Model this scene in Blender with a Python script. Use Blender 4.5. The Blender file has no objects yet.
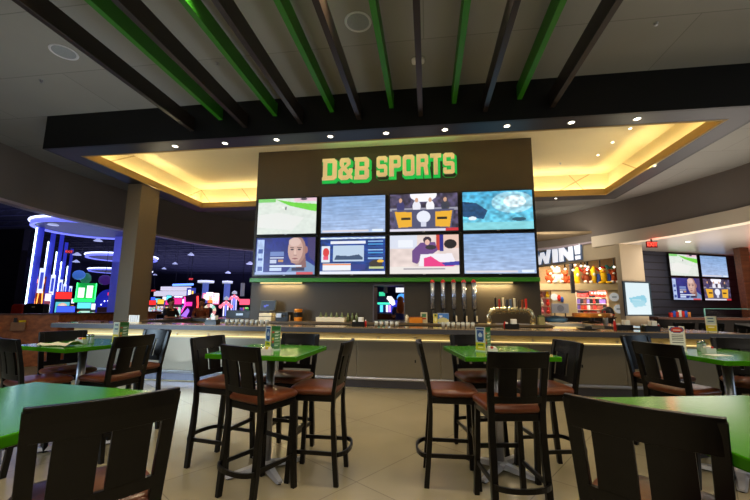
import bpy, math, random
import numpy as np
from mathutils import Vector, Matrix
random.seed(7)
S = bpy.context.scene
COL = S.collection
PI = math.pi

# ------------------------------------------------------------------ camera
H = 1.5
PITCH, ROLL, YAW, FPX = .14977, .00714, -.14234, 364.9
def cam_axes():
    f0 = np.array([math.sin(YAW), math.cos(YAW), 0.]); r = np.array([math.cos(YAW), -math.sin(YAW), 0.])
    z = np.array([0, 0, 1.])
    f = f0*math.cos(PITCH)+z*math.sin(PITCH); u = z*math.cos(PITCH)-f0*math.sin(PITCH)
    r2 = r*math.cos(ROLL)+u*math.sin(ROLL); u2 = u*math.cos(ROLL)-r*math.sin(ROLL)
    return r2, u2, f
CR, CU, CF = cam_axes()
cd = bpy.data.cameras.new('camera'); cam = bpy.data.objects.new('camera', cd); COL.objects.link(cam)
cam.matrix_world = Matrix(((CR[0], CU[0], -CF[0], 0), (CR[1], CU[1], -CF[1], 0), (CR[2], CU[2], -CF[2], H), (0, 0, 0, 1)))
cd.sensor_width = 36; cd.lens = FPX/750*36; cd.clip_start = .05; cd.clip_end = 300
S.camera = cam
def ray(x, y): return CR*(x-375)/FPX - CU*(y-250)/FPX + CF
def at(x, y, Y):
    'survey of the photo: the point at depth Y seen at a pixel'
    d = ray(x, y); return Vector(d*(Y/d[1])+np.array([0, 0, H]))
def az(x, y, z):
    d = ray(x, y); return Vector(d*((z-H)/d[2])+np.array([0, 0, H]))

# ------------------------------------------------------------------ world, exposure, large lights
w = bpy.data.worlds.new('world'); S.world = w; w.use_nodes = True
w.node_tree.nodes['Background'].inputs[0].default_value = (.30, .33, .40, 1)
w.node_tree.nodes['Background'].inputs[1].default_value = .2
S.view_settings.view_transform = 'Standard'; S.view_settings.look = 'None'
S.view_settings.exposure = 1.0; S.view_settings.gamma = 1; S.view_settings.use_curve_mapping = False
try:
    S.cycles.max_bounces = 8; S.cycles.diffuse_bounces = 4; S.cycles.glossy_bounces = 4
    S.cycles.transmission_bounces = 6; S.cycles.sample_clamp_indirect = 4; S.cycles.blur_glossy = .5
    S.cycles.caustics_reflective = False; S.cycles.caustics_refractive = False
except Exception: pass
def area(name, loc, size, power, color, target=None, sy=None, spread=None):
    l = bpy.data.lights.new(name, 'AREA'); l.energy = power; l.color = color; l.size = size
    if sy: l.shape = 'RECTANGLE'; l.size_y = sy
    if spread: l.spread = spread
    o = bpy.data.objects.new(name, l); COL.objects.link(o); o.location = loc
    if target is not None:
        o.rotation_euler = (Vector(target)-Vector(loc)).to_track_quat('-Z', 'Y').to_euler()
    return o
def spot(name, loc, target, power, color, angle=1.6, blend=.6, r=.06, parent=None):
    l = bpy.data.lights.new(name, 'SPOT'); l.energy = power; l.color = color; l.spot_size = angle; l.spot_blend = blend
    l.shadow_soft_size = r
    o = bpy.data.objects.new(name, l); COL.objects.link(o); o.location = loc
    o.rotation_euler = (Vector(target)-Vector(loc)).to_track_quat('-Z', 'Y').to_euler()
    return o
WARM = (1, .78, .48); NEUT = (1, .93, .82); COOL = (.60, .80, 1)
area('dining_fill_behind', (-.5, -2.0, 5.0), 8, 110, NEUT, (-.5, -1.5, 0), sy=4)  # broad ambient fill added over the dining area, not a fixture
area('cool_fill_left', (-8.6, 1.2, 2.4), 2.5, 48, COOL, (-5.0, 6.8, .4), sy=1.6, spread=1.3)  # cool fill added for the left bar panels; no window is built
area('cool_fill_right', (7.6, 3.0, 2.4), 1.6, 25, COOL, (4.4, 6.8, .4), sy=1.6)  # cool fill added for the right end of the bar front
area('arcade_blue', (-20, 16, 6.2), 10, 130, (.25, .28, 1), (-20, 16, 0), sy=14)
area('arcade_blue_far', (-22, 32, 6.2), 16, 300, (.30, .30, 1), (-22, 32, 0), sy=14)
area('arcade_mid', (-10, 24, 6.2), 8, 220, (.5, .42, 1), (-10, 24, 0), sy=8)
area('prize_shop_light', (6.2, 18.8, 3.9), 2.4, 95, (1, .85, .62), (6.5, 19.5, 0), sy=2.4)
area('canopy_light', (9.2, 14.6, 3.70), 2.2, 30, (1, .88, .78), (9.2, 14.6, 0), sy=1.2)
area('canopy_upfill', (9.6, 12.5, .9), 4, 110, (1, .9, .8), (9.6, 12.5, 4), sy=3)  # added up-facing fill that brightens the canopy soffit
area('room_upfill', (0, 2.6, 1.35), 12, 20, (1, .90, .70), (0, 2.6, 5), sy=5)  # soft fill added low down to lift ceiling and beams
area('room_upfill_cool', (-5.2, 4.6, 1.0), 4, 24, (.74, .86, 1), (-6.5, 6.0, 5), sy=3)  # cooler added fill for the left part of the ceiling
area('side_upfill_warm', (7, 9, 1.0), 3, 38, (1, .88, .70), (7.6, 10.5, 4.6), sy=4)  # warm fill added to raise the right-hand curved wall
area('arcade_ceiling_fill', (-18, 18, 3.2), 14, 260, (.46, .48, 1), (-18, 18, 7), sy=16)  # added fill so the dark deck and joists show, not a fixture
area('arcade_ceiling_fill_mid', (-11, 26, 3.0), 10, 600, (.50, .50, .95), (-11, 26, 7), sy=12)  # further added ceiling fill, middle of the arcade
area('arcade_ceiling_fill_far', (-24, 42, 3.0), 30, 1500, (.50, .50, .95), (-24, 42, 7), sy=20)  # same kind of added fill for the far arcade ceiling

# ------------------------------------------------------------------ materials
def lin(c):
    return tuple(((v/255)/12.92 if v/255 <= .04045 else (((v/255)+.055)/1.055)**2.4) for v in c)
MATS = {}
def M(name, c=(128, 128, 128), rough=.5, metal=0, emit=None, es=0, noise=.06, nscale=8, bump=0, coat=0, trans=0, alpha=1, spec=.5, ior=1.45):
    if name in MATS: return MATS[name]
    m = bpy.data.materials.new(name); m.use_nodes = True; nt = m.node_tree; b = nt.nodes['Principled BSDF']
    L = lin(c)
    b.inputs['Roughness'].default_value = rough; b.inputs['Metallic'].default_value = metal
    b.inputs['Coat Weight'].default_value = coat; b.inputs['Coat Roughness'].default_value = .08
    b.inputs['Transmission Weight'].default_value = trans; b.inputs['Alpha'].default_value = alpha
    b.inputs['Specular IOR Level'].default_value = spec; b.inputs['IOR'].default_value = ior
    if noise:
        tc = nt.nodes.new('ShaderNodeTexCoord'); n = nt.nodes.new('ShaderNodeTexNoise'); n.inputs['Scale'].default_value = nscale
        n.inputs['Detail'].default_value = 4
        nt.links.new(tc.outputs['Object'], n.inputs['Vector'])
        mx = nt.nodes.new('ShaderNodeMix'); mx.data_type = 'RGBA'
        mx.inputs[6].default_value = (*[v*(1-noise*2) for v in L], 1); mx.inputs[7].default_value = (*[min(1, v*(1+noise*2)) for v in L], 1)
        nt.links.new(n.outputs['Fac'], mx.inputs[0]); nt.links.new(mx.outputs[2], b.inputs['Base Color'])
        if bump:
            bp = nt.nodes.new('ShaderNodeBump'); bp.inputs['Strength'].default_value = bump; bp.inputs['Distance'].default_value = .01
            nt.links.new(n.outputs['Fac'], bp.inputs['Height']); nt.links.new(bp.outputs['Normal'], b.inputs['Normal'])
    else: b.inputs['Base Color'].default_value = (*L, 1)
    if emit: b.inputs['Emission Color'].default_value = (*lin(emit), 1); b.inputs['Emission Strength'].default_value = es
    MATS[name] = m; return m
def attr_mat(name, es=0, rough=.4):
    'colour from the picture painted on a screen or a printed card'
    if name in MATS: return MATS[name]
    m = bpy.data.materials.new(name); m.use_nodes = True; nt = m.node_tree; b = nt.nodes['Principled BSDF']
    a = nt.nodes.new('ShaderNodeAttribute'); a.attribute_name = 'Col'
    b.inputs['Roughness'].default_value = rough
    if es:
        b.inputs['Base Color'].default_value = (.01, .01, .01, 1)
        nt.links.new(a.outputs['Color'], b.inputs['Emission Color']); b.inputs['Emission Strength'].default_value = es
    else: nt.links.new(a.outputs['Color'], b.inputs['Base Color'])
    MATS[name] = m; return m
def grid_mat(name, c, c2, bw, bh, mortar, rough=.5, off=0, rot=0, noise=.15, nscale=1.3, bump=0, coord='Object', metal=0, vert=False):
    m = bpy.data.materials.new(name); m.use_nodes = True; nt = m.node_tree; b = nt.nodes['Principled BSDF']
    tc = nt.nodes.new('ShaderNodeTexCoord'); mp = nt.nodes.new('ShaderNodeMapping')
    mp.inputs['Rotation'].default_value = (PI/2 if vert else 0, 0, rot)
    br = nt.nodes.new('ShaderNodeTexBrick'); br.offset = off; br.squash = 1
    br.inputs['Scale'].default_value = 1; br.inputs['Brick Width'].default_value = bw; br.inputs['Row Height'].default_value = bh
    br.inputs['Mortar Size'].default_value = mortar; br.inputs['Mortar Smooth'].default_value = .3
    L = lin(c); br.inputs['Color1'].default_value = (*L, 1); br.inputs['Color2'].default_value = (*[v*.93 for v in L], 1); br.inputs['Mortar'].default_value = (*lin(c2), 1)
    nt.links.new(tc.outputs[coord], mp.inputs[0]); nt.links.new(mp.outputs[0], br.inputs['Vector'])
    n = nt.nodes.new('ShaderNodeTexNoise'); n.inputs['Scale'].default_value = nscale; n.inputs['Detail'].default_value = 6
    nt.links.new(tc.outputs[coord], n.inputs['Vector'])
    mr = nt.nodes.new('ShaderNodeMapRange'); mr.inputs[3].default_value = 1-noise; mr.inputs[4].default_value = 1+noise
    nt.links.new(n.outputs['Fac'], mr.inputs[0])
    mu = nt.nodes.new('ShaderNodeMix'); mu.data_type = 'RGBA'; mu.blend_type = 'MULTIPLY'; mu.inputs[0].default_value = 1
    nt.links.new(br.outputs['Color'], mu.inputs[6]); nt.links.new(mr.outputs[0], mu.inputs[7]); nt.links.new(mu.outputs[2], b.inputs['Base Color'])
    b.inputs['Roughness'].default_value = rough; b.inputs['Metallic'].default_value = metal
    if bump:
        bp = nt.nodes.new('ShaderNodeBump'); bp.inputs['Strength'].default_value = bump; bp.inputs['Distance'].default_value = .01
        nt.links.new(br.outputs['Fac'], bp.inputs['Height']); bp.invert = True; nt.links.new(bp.outputs['Normal'], b.inputs['Normal'])
    MATS[name] = m; return m
def wood_mat(name, c, rough=.4, scale=3, axis='X'):
    m = bpy.data.materials.new(name); m.use_nodes = True; nt = m.node_tree; b = nt.nodes['Principled BSDF']
    tc = nt.nodes.new('ShaderNodeTexCoord'); mp = nt.nodes.new('ShaderNodeMapping')
    mp.inputs['Scale'].default_value = (.6, 6, 6) if axis == 'X' else (6, 6, .6)
    n = nt.nodes.new('ShaderNodeTexNoise'); n.inputs['Scale'].default_value = scale; n.inputs['Detail'].default_value = 6
    nt.links.new(tc.outputs['Object'], mp.inputs[0]); nt.links.new(mp.outputs[0], n.inputs['Vector'])
    cr = nt.nodes.new('ShaderNodeValToRGB'); L = lin(c)
    cr.color_ramp.elements[0].position = .3; cr.color_ramp.elements[0].color = (*[v*.6 for v in L], 1)
    cr.color_ramp.elements[1].position = .7; cr.color_ramp.elements[1].color = (*[min(1, v*1.3) for v in L], 1)
    nt.links.new(n.outputs['Fac'], cr.inputs[0]); nt.links.new(cr.outputs[0], b.inputs['Base Color']); b.inputs['Roughness'].default_value = rough; b.inputs['Specular IOR Level'].default_value = .3
    MATS[name] = m; return m

ESPRESSO = wood_mat('espresso_wood', (8, 6, 5), .34, 3, 'Z')
LEATHER = M('brown_leather', (94, 48, 25), .30, noise=.15, nscale=14, bump=.15)
GREEN = M('green_laminate', (54, 122, 8), .16, noise=.03, nscale=3, spec=.28)
STEEL = M('brushed_steel', (170, 170, 176), .35, .55, noise=.05)
CHROME = M('chrome', (190, 190, 190), .12, 1, noise=0)
BLACK = M('black_satin', (14, 14, 15), .35, noise=.05)
BLACKMATTE = M('black_matte', (12, 12, 13), .7, noise=.1)
BEIGEPAINT = M('beige_paint', (205, 185, 150), .7, noise=.03, nscale=2)
WHITEPL = M('white_plastic', (225, 222, 215), .4, noise=.02)
REDPL = M('red_plastic', (190, 25, 20), .35, noise=.03)
GLASS = M('clear_glass', (235, 245, 240), .03, noise=0, trans=1, ior=1.3)
CREAMPL = M('cream_card', (232, 215, 180), .6, noise=.04)
ORANGE = M('orange_plastic', (215, 125, 25), .4, noise=.05)
BROWNWOOD = wood_mat('reddish_brown_wood', (88, 48, 30), .45, 2)
LEDWARM = M('warm_led', (255, 220, 140), .5, emit=(255, 220, 140), es=.4, noise=0)
TOWERPAINT = M('dark_brown_paint', (54, 46, 36), .55, noise=.04, nscale=3)
CLOTH = M('beige_cloth', (215, 200, 170), .85, noise=.08, nscale=30, bump=.3)

# ------------------------------------------------------------------ mesh helpers
class MB:
    def __init__(s): s.v = []; s.f = []
    def add(s, vs, fs):
        n = len(s.v); s.v += [tuple(p) for p in vs]; s.f += [tuple(i+n for i in f) for f in fs]; return s
    def box(s, x0, x1, y0, y1, z0, z1, rot=0, piv=None):
        vs = [(x, y, z) for z in (z0, z1) for x, y in ((x0, y0), (x1, y0), (x1, y1), (x0, y1))]
        if rot:
            px, py = piv if piv else ((x0+x1)/2, (y0+y1)/2); c, q = math.cos(rot), math.sin(rot)
            vs = [(px+(x-px)*c-(y-py)*q, py+(x-px)*q+(y-py)*c, z) for x, y, z in vs]
        return s.add(vs, [(3, 2, 1, 0), (4, 5, 6, 7), (0, 1, 5, 4), (1, 2, 6, 5), (2, 3, 7, 6), (3, 0, 4, 7)])
    def bar(s, pts, wx, wy=None, closed=False, up=(0, 0, 1)):
        'rectangular section swept along pts'
        wy = wy or wx; P = [Vector(p) for p in pts]; n = len(P); rings = []
        for i, p in enumerate(P):
            if closed: t = P[(i+1) % n]-P[i-1]
            else: t = P[min(i+1, n-1)]-P[max(i-1, 0)]
            t.normalize(); u = Vector(up)
            if abs(t.dot(u)) > .95: u = Vector((0, 1, 0))
            a = t.cross(u).normalized(); b = a.cross(t).normalized()
            rings.append([p+a*(wx/2*sx)+b*(wy/2*sy) for sx, sy in ((-1, -1), (1, -1), (1, 1), (-1, 1))])
        return s._sweep(rings, closed)
    def _sweep(s, rings, closed=False):
        k = len(rings[0]); vs = [p for r in rings for p in r]; fs = []; n = len(rings)
        for i in range(n if closed else n-1):
            j = (i+1) % n
            for q in range(k): fs.append((i*k+q, i*k+(q+1) % k, j*k+(q+1) % k, j*k+q))
        if not closed: fs += [tuple(range(k))[::-1], tuple(range((n-1)*k, n*k))]
        return s.add(vs, fs)
    def tube(s, pts, r, seg=10, closed=False):
        P = [Vector(p) for p in pts]; n = len(P); rings = []; R = r if isinstance(r, (list, tuple)) else [r]*n
        for i, p in enumerate(P):
            t = (P[(i+1) % n]-P[i-1]) if closed else (P[min(i+1, n-1)]-P[max(i-1, 0)]); t.normalize()
            u = Vector((0, 0, 1)) if abs(t.z) < .95 else Vector((0, 1, 0))
            a = t.cross(u).normalized(); b = a.cross(t).normalized()
            rings.append([p+a*(math.cos(2*PI*k/seg)*R[i])+b*(math.sin(2*PI*k/seg)*R[i]) for k in range(seg)])
        return s._sweep(rings, closed)
    def lathe(s, prof, c=(0, 0, 0), seg=16, cap=True):
        rings = [[(c[0]+r*math.cos(2*PI*k/seg), c[1]+r*math.sin(2*PI*k/seg), c[2]+z) for k in range(seg)] for r, z in prof]
        return s._sweep(rings, not cap)
    def prism(s, poly, z0, z1):
        n = len(poly); vs = [(x, y, z0) for x, y in poly]+[(x, y, z1) for x, y in poly]
        return s.add(vs, [tuple(range(n))[::-1], tuple(range(n, 2*n))]+[(i, (i+1) % n, n+(i+1) % n, n+i) for i in range(n)])
    def xprism(s, poly, x0, x1):
        'polygon in (y, z) extruded along x'
        n = len(poly); vs = [(x0, y, z) for y, z in poly]+[(x1, y, z) for y, z in poly]
        return s.add(vs, [tuple(range(n))[::-1], tuple(range(n, 2*n))]+[(i, (i+1) % n, n+(i+1) % n, n+i) for i in range(n)])
    def yprism(s, poly, y0, y1):
        n = len(poly); vs = [(x, y0, z) for x, z in poly]+[(x, y1, z) for x, z in poly]
        return s.add(vs, [tuple(range(n)), tuple(range(n, 2*n))[::-1]]+[(i, n+i, n+(i+1) % n, (i+1) % n) for i in range(n)])
    def ball(s, c, r, seg=12, rings=8):
        r = r if isinstance(r, (tuple, list)) else (r, r, r); vs = []; 
        for i in range(rings+1):
            th = PI*i/rings
            for k in range(seg):
                ph = 2*PI*k/seg
                vs.append((c[0]+r[0]*math.sin(th)*math.cos(ph), c[1]+r[1]*math.sin(th)*math.sin(ph), c[2]-r[2]*math.cos(th)))
        fs = [(i*seg+k, i*seg+(k+1) % seg, (i+1)*seg+(k+1) % seg, (i+1)*seg+k) for i in range(rings) for k in range(seg)]
        return s.add(vs, fs)
    def build(s, name, m, parent=None, bevel=0, smooth=False, loc=None, rz=0, subsurf=0):
        me = bpy.data.meshes.new(name); me.from_pydata(s.v, [], s.f); me.validate(); me.update()
        import bmesh
        b = bmesh.new(); b.from_mesh(me); bmesh.ops.remove_doubles(b, verts=b.verts, dist=1e-5)
        bmesh.ops.recalc_face_normals(b, faces=b.faces); b.to_mesh(me); b.free()
        me.materials.append(m)
        if smooth:
            for p in me.polygons: p.use_smooth = True
        o = bpy.data.objects.new(name, me); COL.objects.link(o)
        if loc is not None: o.location = loc
        if rz: o.rotation_euler.z = rz
        if parent is not None: o.parent = parent
        if bevel:
            md = o.modifiers.new('bevel', 'BEVEL'); md.width = bevel; md.segments = 2; md.limit_method = 'ANGLE'; md.angle_limit = .7
        if subsurf:
            md = o.modifiers.new('sub', 'SUBSURF'); md.levels = subsurf; md.render_levels = subsurf
        return o
def tag(o, label=None, cat=None, group=None, kind=None):
    if label: o['label'] = label
    if cat: o['category'] = cat
    if group: o['group'] = group
    if kind: o['kind'] = kind
    return o
def thing(name, label, cat, loc=(0, 0, 0), rz=0, group=None):
    o = bpy.data.objects.new(name, None); COL.objects.link(o); o.location = loc; o.rotation_euler.z = rz; o.empty_display_size = .1
    return tag(o, label, cat, group)
def struct(o): o['kind'] = 'structure'; return o
def dup(root, loc, rz=0, label=None, group=None, parent=None):
    r = root.copy(); COL.objects.link(r); r.location = loc; r.rotation_euler = (0, 0, rz)
    if label: r['label'] = label
    if group: r['group'] = group
    for ch in list(root.children):
        c = ch.copy(); COL.objects.link(c); c.parent = r
        for g in list(ch.children):
            d = g.copy(); COL.objects.link(d); d.parent = c
    return r

# painted pictures for screens and printed cards
class Canvas:
    def __init__(s, w, h, c=(0, 0, 0)):
        if w > 40: w, h = int(w*2.3), int(h*2.3)
        s.w, s.h = w, h; s.a = np.zeros((h, w, 3)); s.a[:] = c
        s.X, s.Y = np.meshgrid((np.arange(w)+.5)/w, (np.arange(h)+.5)/h)
    def rect(s, x0, y0, x1, y1, c): s.a[(s.X >= x0) & (s.X <= x1) & (s.Y >= y0) & (s.Y <= y1)] = c; return s
    def ell(s, cx, cy, rx, ry, c, k=1):
        m = ((s.X-cx)/rx)**2+((s.Y-cy)/ry)**2 <= 1; s.a[m] = np.array(c)*k+s.a[m]*(1-k); return s
    def poly(s, pts, c):
        ins = np.zeros(s.X.shape, bool); n = len(pts)
        for i in range(n):
            x1, y1 = pts[i]; x2, y2 = pts[(i+1) % n]
            cond = ((y1 > s.Y) != (y2 > s.Y)); xx = (x2-x1)*(s.Y-y1)/((y2-y1) or 1e-9)+x1
            ins ^= cond & (s.X < xx)
        s.a[ins] = c; return s
    def grad(s, c0, c1, axis='y'):
        t = (s.Y if axis == 'y' else s.X)[..., None]; s.a = np.array(c0)*(1-t)+np.array(c1)*t; return s
    def noise(s, k, seed=1, sx=1, sy=1):
        if s.w > 90: sx, sy = max(2, int(sx*2.3)), max(2, int(sy*2.3))
        r = np.random.RandomState(seed); n = r.rand(s.h//sy+3, s.w//sx+3); Y, X = np.mgrid[0:s.h, 0:s.w]; fy, fx = Y/sy, X/sx
        iy, ix = fy.astype(int), fx.astype(int); fy = fy-iy; fx = fx-ix
        n = (n[iy, ix]*(1-fx)+n[iy, ix+1]*fx)*(1-fy)+(n[iy+1, ix]*(1-fx)+n[iy+1, ix+1]*fx)*fy
        s.a = np.clip(s.a*(1+k*(n[..., None]-.5)*2), 0, 255); return s
    def mesh(s, name, W, Hh, m, parent=None, T=None, double=False):
        'face grid W x Hh in the local xz plane, looking towards -y, centred'
        w, h = s.w, s.h
        vs = [((i/w-.5)*W, 0, (.5-j/h)*Hh) for j in range(h+1) for i in range(w+1)]
        fs = [(j*(w+1)+i, (j+1)*(w+1)+i, (j+1)*(w+1)+i+1, j*(w+1)+i+1) for j in range(h) for i in range(w)]
        me = bpy.data.meshes.new(name); me.from_pydata(vs, [], fs)
        a = s.a/255; L = np.where(a <= .04045, a/12.92, ((a+.055)/1.055)**2.4).reshape(-1, 3)
        col = np.ones((w*h*4, 4), np.float32); col[:, :3] = np.repeat(L, 4, axis=0)
        at_ = me.color_attributes.new('Col', 'FLOAT_COLOR', 'CORNER'); at_.data.foreach_set('color', col.ravel())
        me.materials.append(m); o = bpy.data.objects.new(name, me); COL.objects.link(o)
        if parent is not None: o.parent = parent
        if T is not None: o.location = T
        return o
SCREEN = attr_mat('screen_picture', .56)
SIGNLIT = attr_mat('backlit_print', .5)
PRINT = attr_mat('printed_card', 0, .35)
FONT = None
def text_mesh(name, txt, size, m, parent=None, loc=(0, 0, 0), ext=.01, offset=0, rot=(PI/2, 0, 0), sx=1):
    c = bpy.data.curves.new(name, 'FONT'); c.body = txt; c.size = size; c.extrude = ext; c.offset = offset; c.align_x = 'CENTER'; c.align_y = 'CENTER'
    t = bpy.data.objects.new('tmp', c); COL.objects.link(t); bpy.context.view_layer.update()
    me = bpy.data.meshes.new_from_object(t.evaluated_get(bpy.context.evaluated_depsgraph_get())); bpy.data.objects.remove(t)
    me.materials.clear(); me.materials.append(m)
    o = bpy.data.objects.new(name, me); COL.objects.link(o); o.location = loc; o.rotation_euler = rot; o.scale = (sx, 1, 1)
    if parent is not None: o.parent = parent
    return o
def outline_mesh(name, loops, m, ext, parent=None, loc=(0, 0, 0), grow=0):
    'flat letter from closed outlines (holes by even-odd), extruded, standing in the xz plane'
    c = bpy.data.curves.new(name, 'CURVE'); c.dimensions = '2D'; c.fill_mode = 'BOTH'; c.extrude = ext; c.offset = grow
    for lp in loops:
        sp = c.splines.new('POLY'); sp.points.add(len(lp)-1); sp.use_cyclic_u = True
        for i, (x, y) in enumerate(lp): sp.points[i].co = (x, y, 0, 1)
    t = bpy.data.objects.new('tmp', c); COL.objects.link(t); bpy.context.view_layer.update()
    me = bpy.data.meshes.new_from_object(t.evaluated_get(bpy.context.evaluated_depsgraph_get())); bpy.data.objects.remove(t)
    me.materials.clear(); me.materials.append(m)
    o = bpy.data.objects.new(name, me); COL.objects.link(o); o.location = loc; o.rotation_euler = (PI/2, 0, 0)
    if parent is not None: o.parent = parent
    return o

# ================================================================== STRUCTURE
ZC = 5.3
FLOORM = grid_mat('concrete_tile_floor', (142, 132, 106), (112, 103, 84), 1.2, 1.2, .005, .24, 0, .6, .26, .9)
f = MB().box(-11.5, 16, -5, 22, -.1, 0).build('floor', FLOORM); struct(f)
f = MB().box(-48, -11.5, -5, 60, -.1, 0).box(-11.5, 16, 22, 60, -.1, 0).build('floor_arcade', M('arcade_carpet', (40, 34, 52), .9, noise=.3, nscale=3)); struct(f)

def catmull(P, k=6):
    out = []; n = len(P)
    for i in range(n):
        p0, p1, p2, p3 = [np.array(P[(i+j) % n], float) for j in (-1, 0, 1, 2)]
        for q in range(k):
            t = q/k; out.append(tuple(.5*((2*p1)+(-p0+p2)*t+(2*p0-5*p1+4*p2-p3)*t*t+(-p0+3*p1-3*p2+p3)*t**3)))
    return out
RINGP = [(-10.1, 6.9), (-10.3, 8.15), (-10.3, 9.1), (-10.1, 10.7), (-9.7, 11.7), (-9.1, 13.9), (-8, 15.5), (-5.2, 17.3), (-1.5, 18.1), (2, 17.8), (4.9, 16.5), (6.55, 14.6), (7.5, 13.1), (8.1, 11.7), (8.5, 10.5), (8.7, 8), (8.6, 5), (8.2, 1.5), (7, -3), (0, -4.6), (-7, -3), (-9, 1), (-9.8, 4)]
CURVE = catmull(RINGP)
def offset(P, d):
    n = len(P); out = []
    for i in range(n):
        a, b = np.array(P[i-1]), np.array(P[(i+1) % n]); t = (b-a)/np.linalg.norm(b-a)
        out.append(tuple(np.array(P[i])+np.array([-t[1], t[0]])*d))   # curve runs clockwise: left normal points outwards
    return out
CEILM = grid_mat('ceiling_panel', (150, 148, 142), (122, 120, 115), 2.4, 1.2, .008, .75, .5, 0, .10, .7)
n = len(CURVE)
OUT = offset(CURVE, .25)
mb = MB(); mb.prism(CURVE, ZC, ZC+.12); struct(mb.build('ceiling', CEILM))
def band(name, m, P, Q, z0, z1, sel=None):
    mb = MB(); n = len(P); I = range(n) if sel is None else sel
    vs = []
    for i in I: vs += [(*P[i], z0), (*Q[i], z0), (*Q[i], z1), (*P[i], z1)]
    k = len(I); fs = []
    for i in range(k if sel is None else k-1):
        j = (i+1) % k
        for q in range(4): fs.append((i*4+q, j*4+q, j*4+(q+1) % 4, i*4+(q+1) % 4))
    if sel is not None: fs += [(0, 1, 2, 3), ((k-1)*4+3, (k-1)*4+2, (k-1)*4+1, (k-1)*4)]
    mb.add(vs, fs); return mb.build(name, m)
struct(band('wall_curved_bulkhead', M('bulkhead_paint', (128, 118, 110), .75, noise=.05, nscale=1), CURVE, OUT, 4.0, ZC+.1))
struct(band('trim_1', M('bulkhead_lit_edge', (190, 175, 185), .5, noise=.03), offset(CURVE, .02), offset(CURVE, .27), 3.93, 4.0))  # pale lavender puts the arcade light on the lower edge into the colour
# canopy band over the right aisle
sel = [i for i, p in enumerate(CURVE) if p[0] > 6.2 and 3 < p[1] < 15.3]
CANM = M('canopy_paint', (222, 208, 186), .6, noise=.04, nscale=1)
struct(band('wall_canopy_band', CANM, offset(CURVE, -.06), offset(CURVE, .30), 3.75, 4.16, sel))
mb = MB(); P = [CURVE[i] for i in sel]; far = [(P[-1][0]+8, P[-1][1]), (16, 19), (7.6, 19)]
mb.prism([P[i] for i in range(len(P))]+[(16, P[-1][1]), (16, 18.4), (8.4, 18.4), (7.0, 15.2)], 3.76, 3.85)
struct(mb.build('ceiling_canopy', M('canopy_soffit', (170, 160, 150), .3, noise=.05, nscale=1)))

# soffit ring over the bar
RD = M('soffit_dark', (30, 28, 34), .45, noise=.05)
X0, X1, Y0, Y1, ZS = -7.7, 5.42, 6.0, 11.1, 4.59
x0, x1, y0, y1 = -7.22, 4.95, 6.46, 10.62
FAS = M('fascia_black', (9, 9, 10), .5, noise=.08)
struct(MB().box(X0, X1, Y0, Y0+.06, ZS, ZC).build('wall_soffit_front', FAS))
struct(MB().box(X0, X0+.06, Y0+.06, Y1, ZS, ZC).box(X1-.06, X1, Y0+.06, Y1, ZS, ZC).box(X0+.06, X1-.06, Y1-.06, Y1, ZS, ZC).build('wall_soffit_sides', FAS))
mb = MB(); mb.box(X0+.06, X1-.06, Y0+.06, y0, ZS, ZS+.05).box(X0+.06, X1-.06, y1, Y1-.06, ZS, ZS+.05).box(X0+.06, x0, y0, y1, ZS, ZS+.05).box(x1, X1-.06, y0, y1, ZS, ZS+.05)
struct(mb.build('ceiling_soffit', RD))
LIP = M('cove_lip', (165, 135, 78), .6, noise=.04)
mb = MB(); t = .04; zl = ZS+.17
u_ = .006; mb.box(x0, x1, y0-t, y0+u_, ZS-.004, zl).box(x0, x1, y1-u_, y1+t, ZS-.004, zl).box(x0-t, x0+u_, y0-t, y1+t, ZS-.004, zl).box(x1-u_, x1+t, y0-t, y1+t, ZS-.004, zl)
struct(mb.build('trim_2', LIP))
def cove_wall_mat():
    m = bpy.data.materials.new('cove_wall'); m.use_nodes = True; nt = m.node_tree; b = nt.nodes['Principled BSDF']; b.inputs['Roughness'].default_value = .6
    tc = nt.nodes.new('ShaderNodeTexCoord'); acc = None
    for i, (r, sc) in enumerate(((.5, .30), (-.95, .21))):
        mp = nt.nodes.new('ShaderNodeMapping'); mp.inputs['Rotation'].default_value = (r*.8, r, .6); mp.inputs['Location'].default_value = (.3*i, .2, 0)
        wv = nt.nodes.new('ShaderNodeTexWave'); wv.wave_type = 'BANDS'; wv.bands_direction = 'X'; wv.inputs['Scale'].default_value = sc
        g = nt.nodes.new('ShaderNodeMath'); g.operation = 'GREATER_THAN'; g.inputs[1].default_value = .0012
        nt.links.new(tc.outputs['Object'], mp.inputs[0]); nt.links.new(mp.outputs[0], wv.inputs['Vector']); nt.links.new(wv.outputs['Fac'], g.inputs[0])
        if acc is None: acc = g
        else:
            mm = nt.nodes.new('ShaderNodeMath'); mm.operation = 'MULTIPLY'; nt.links.new(acc.outputs[0], mm.inputs[0]); nt.links.new(g.outputs[0], mm.inputs[1]); acc = mm
    mx = nt.nodes.new('ShaderNodeMix'); mx.data_type = 'RGBA'; mx.inputs[6].default_value = (*lin((190, 175, 135)), 1); mx.inputs[7].default_value = (*lin((232, 222, 190)), 1)
    nt.links.new(acc.outputs[0], mx.inputs[0]); nt.links.new(mx.outputs[2], b.inputs['Base Color']); return m
CW = cove_wall_mat(); g = .22
mb = MB(); mb.box(x0-g-.03, x0-g, y0-g, y1+g, ZS+.05, ZC).box(x1+g, x1+g+.03, y0-g, y1+g, ZS+.05, ZC).box(x0-g, x1+g, y1+g, y1+g+.03, ZS+.05, ZC).box(x0-g, x1+g, y0-g-.03, y0-g, ZS+.05, ZC)
struct(mb.build('wall_cove', CW))
struct(MB().box(x0-g, x1+g, y0-g, y1+g, ZC-.03, ZC-.001).build('ceiling_cove', M('cove_ceiling', (225, 212, 175), .8, noise=.04, nscale=1)))
COVELED = M('cove_led', (255, 220, 140), .5, emit=(255, 232, 165), es=20, noise=0)
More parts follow.
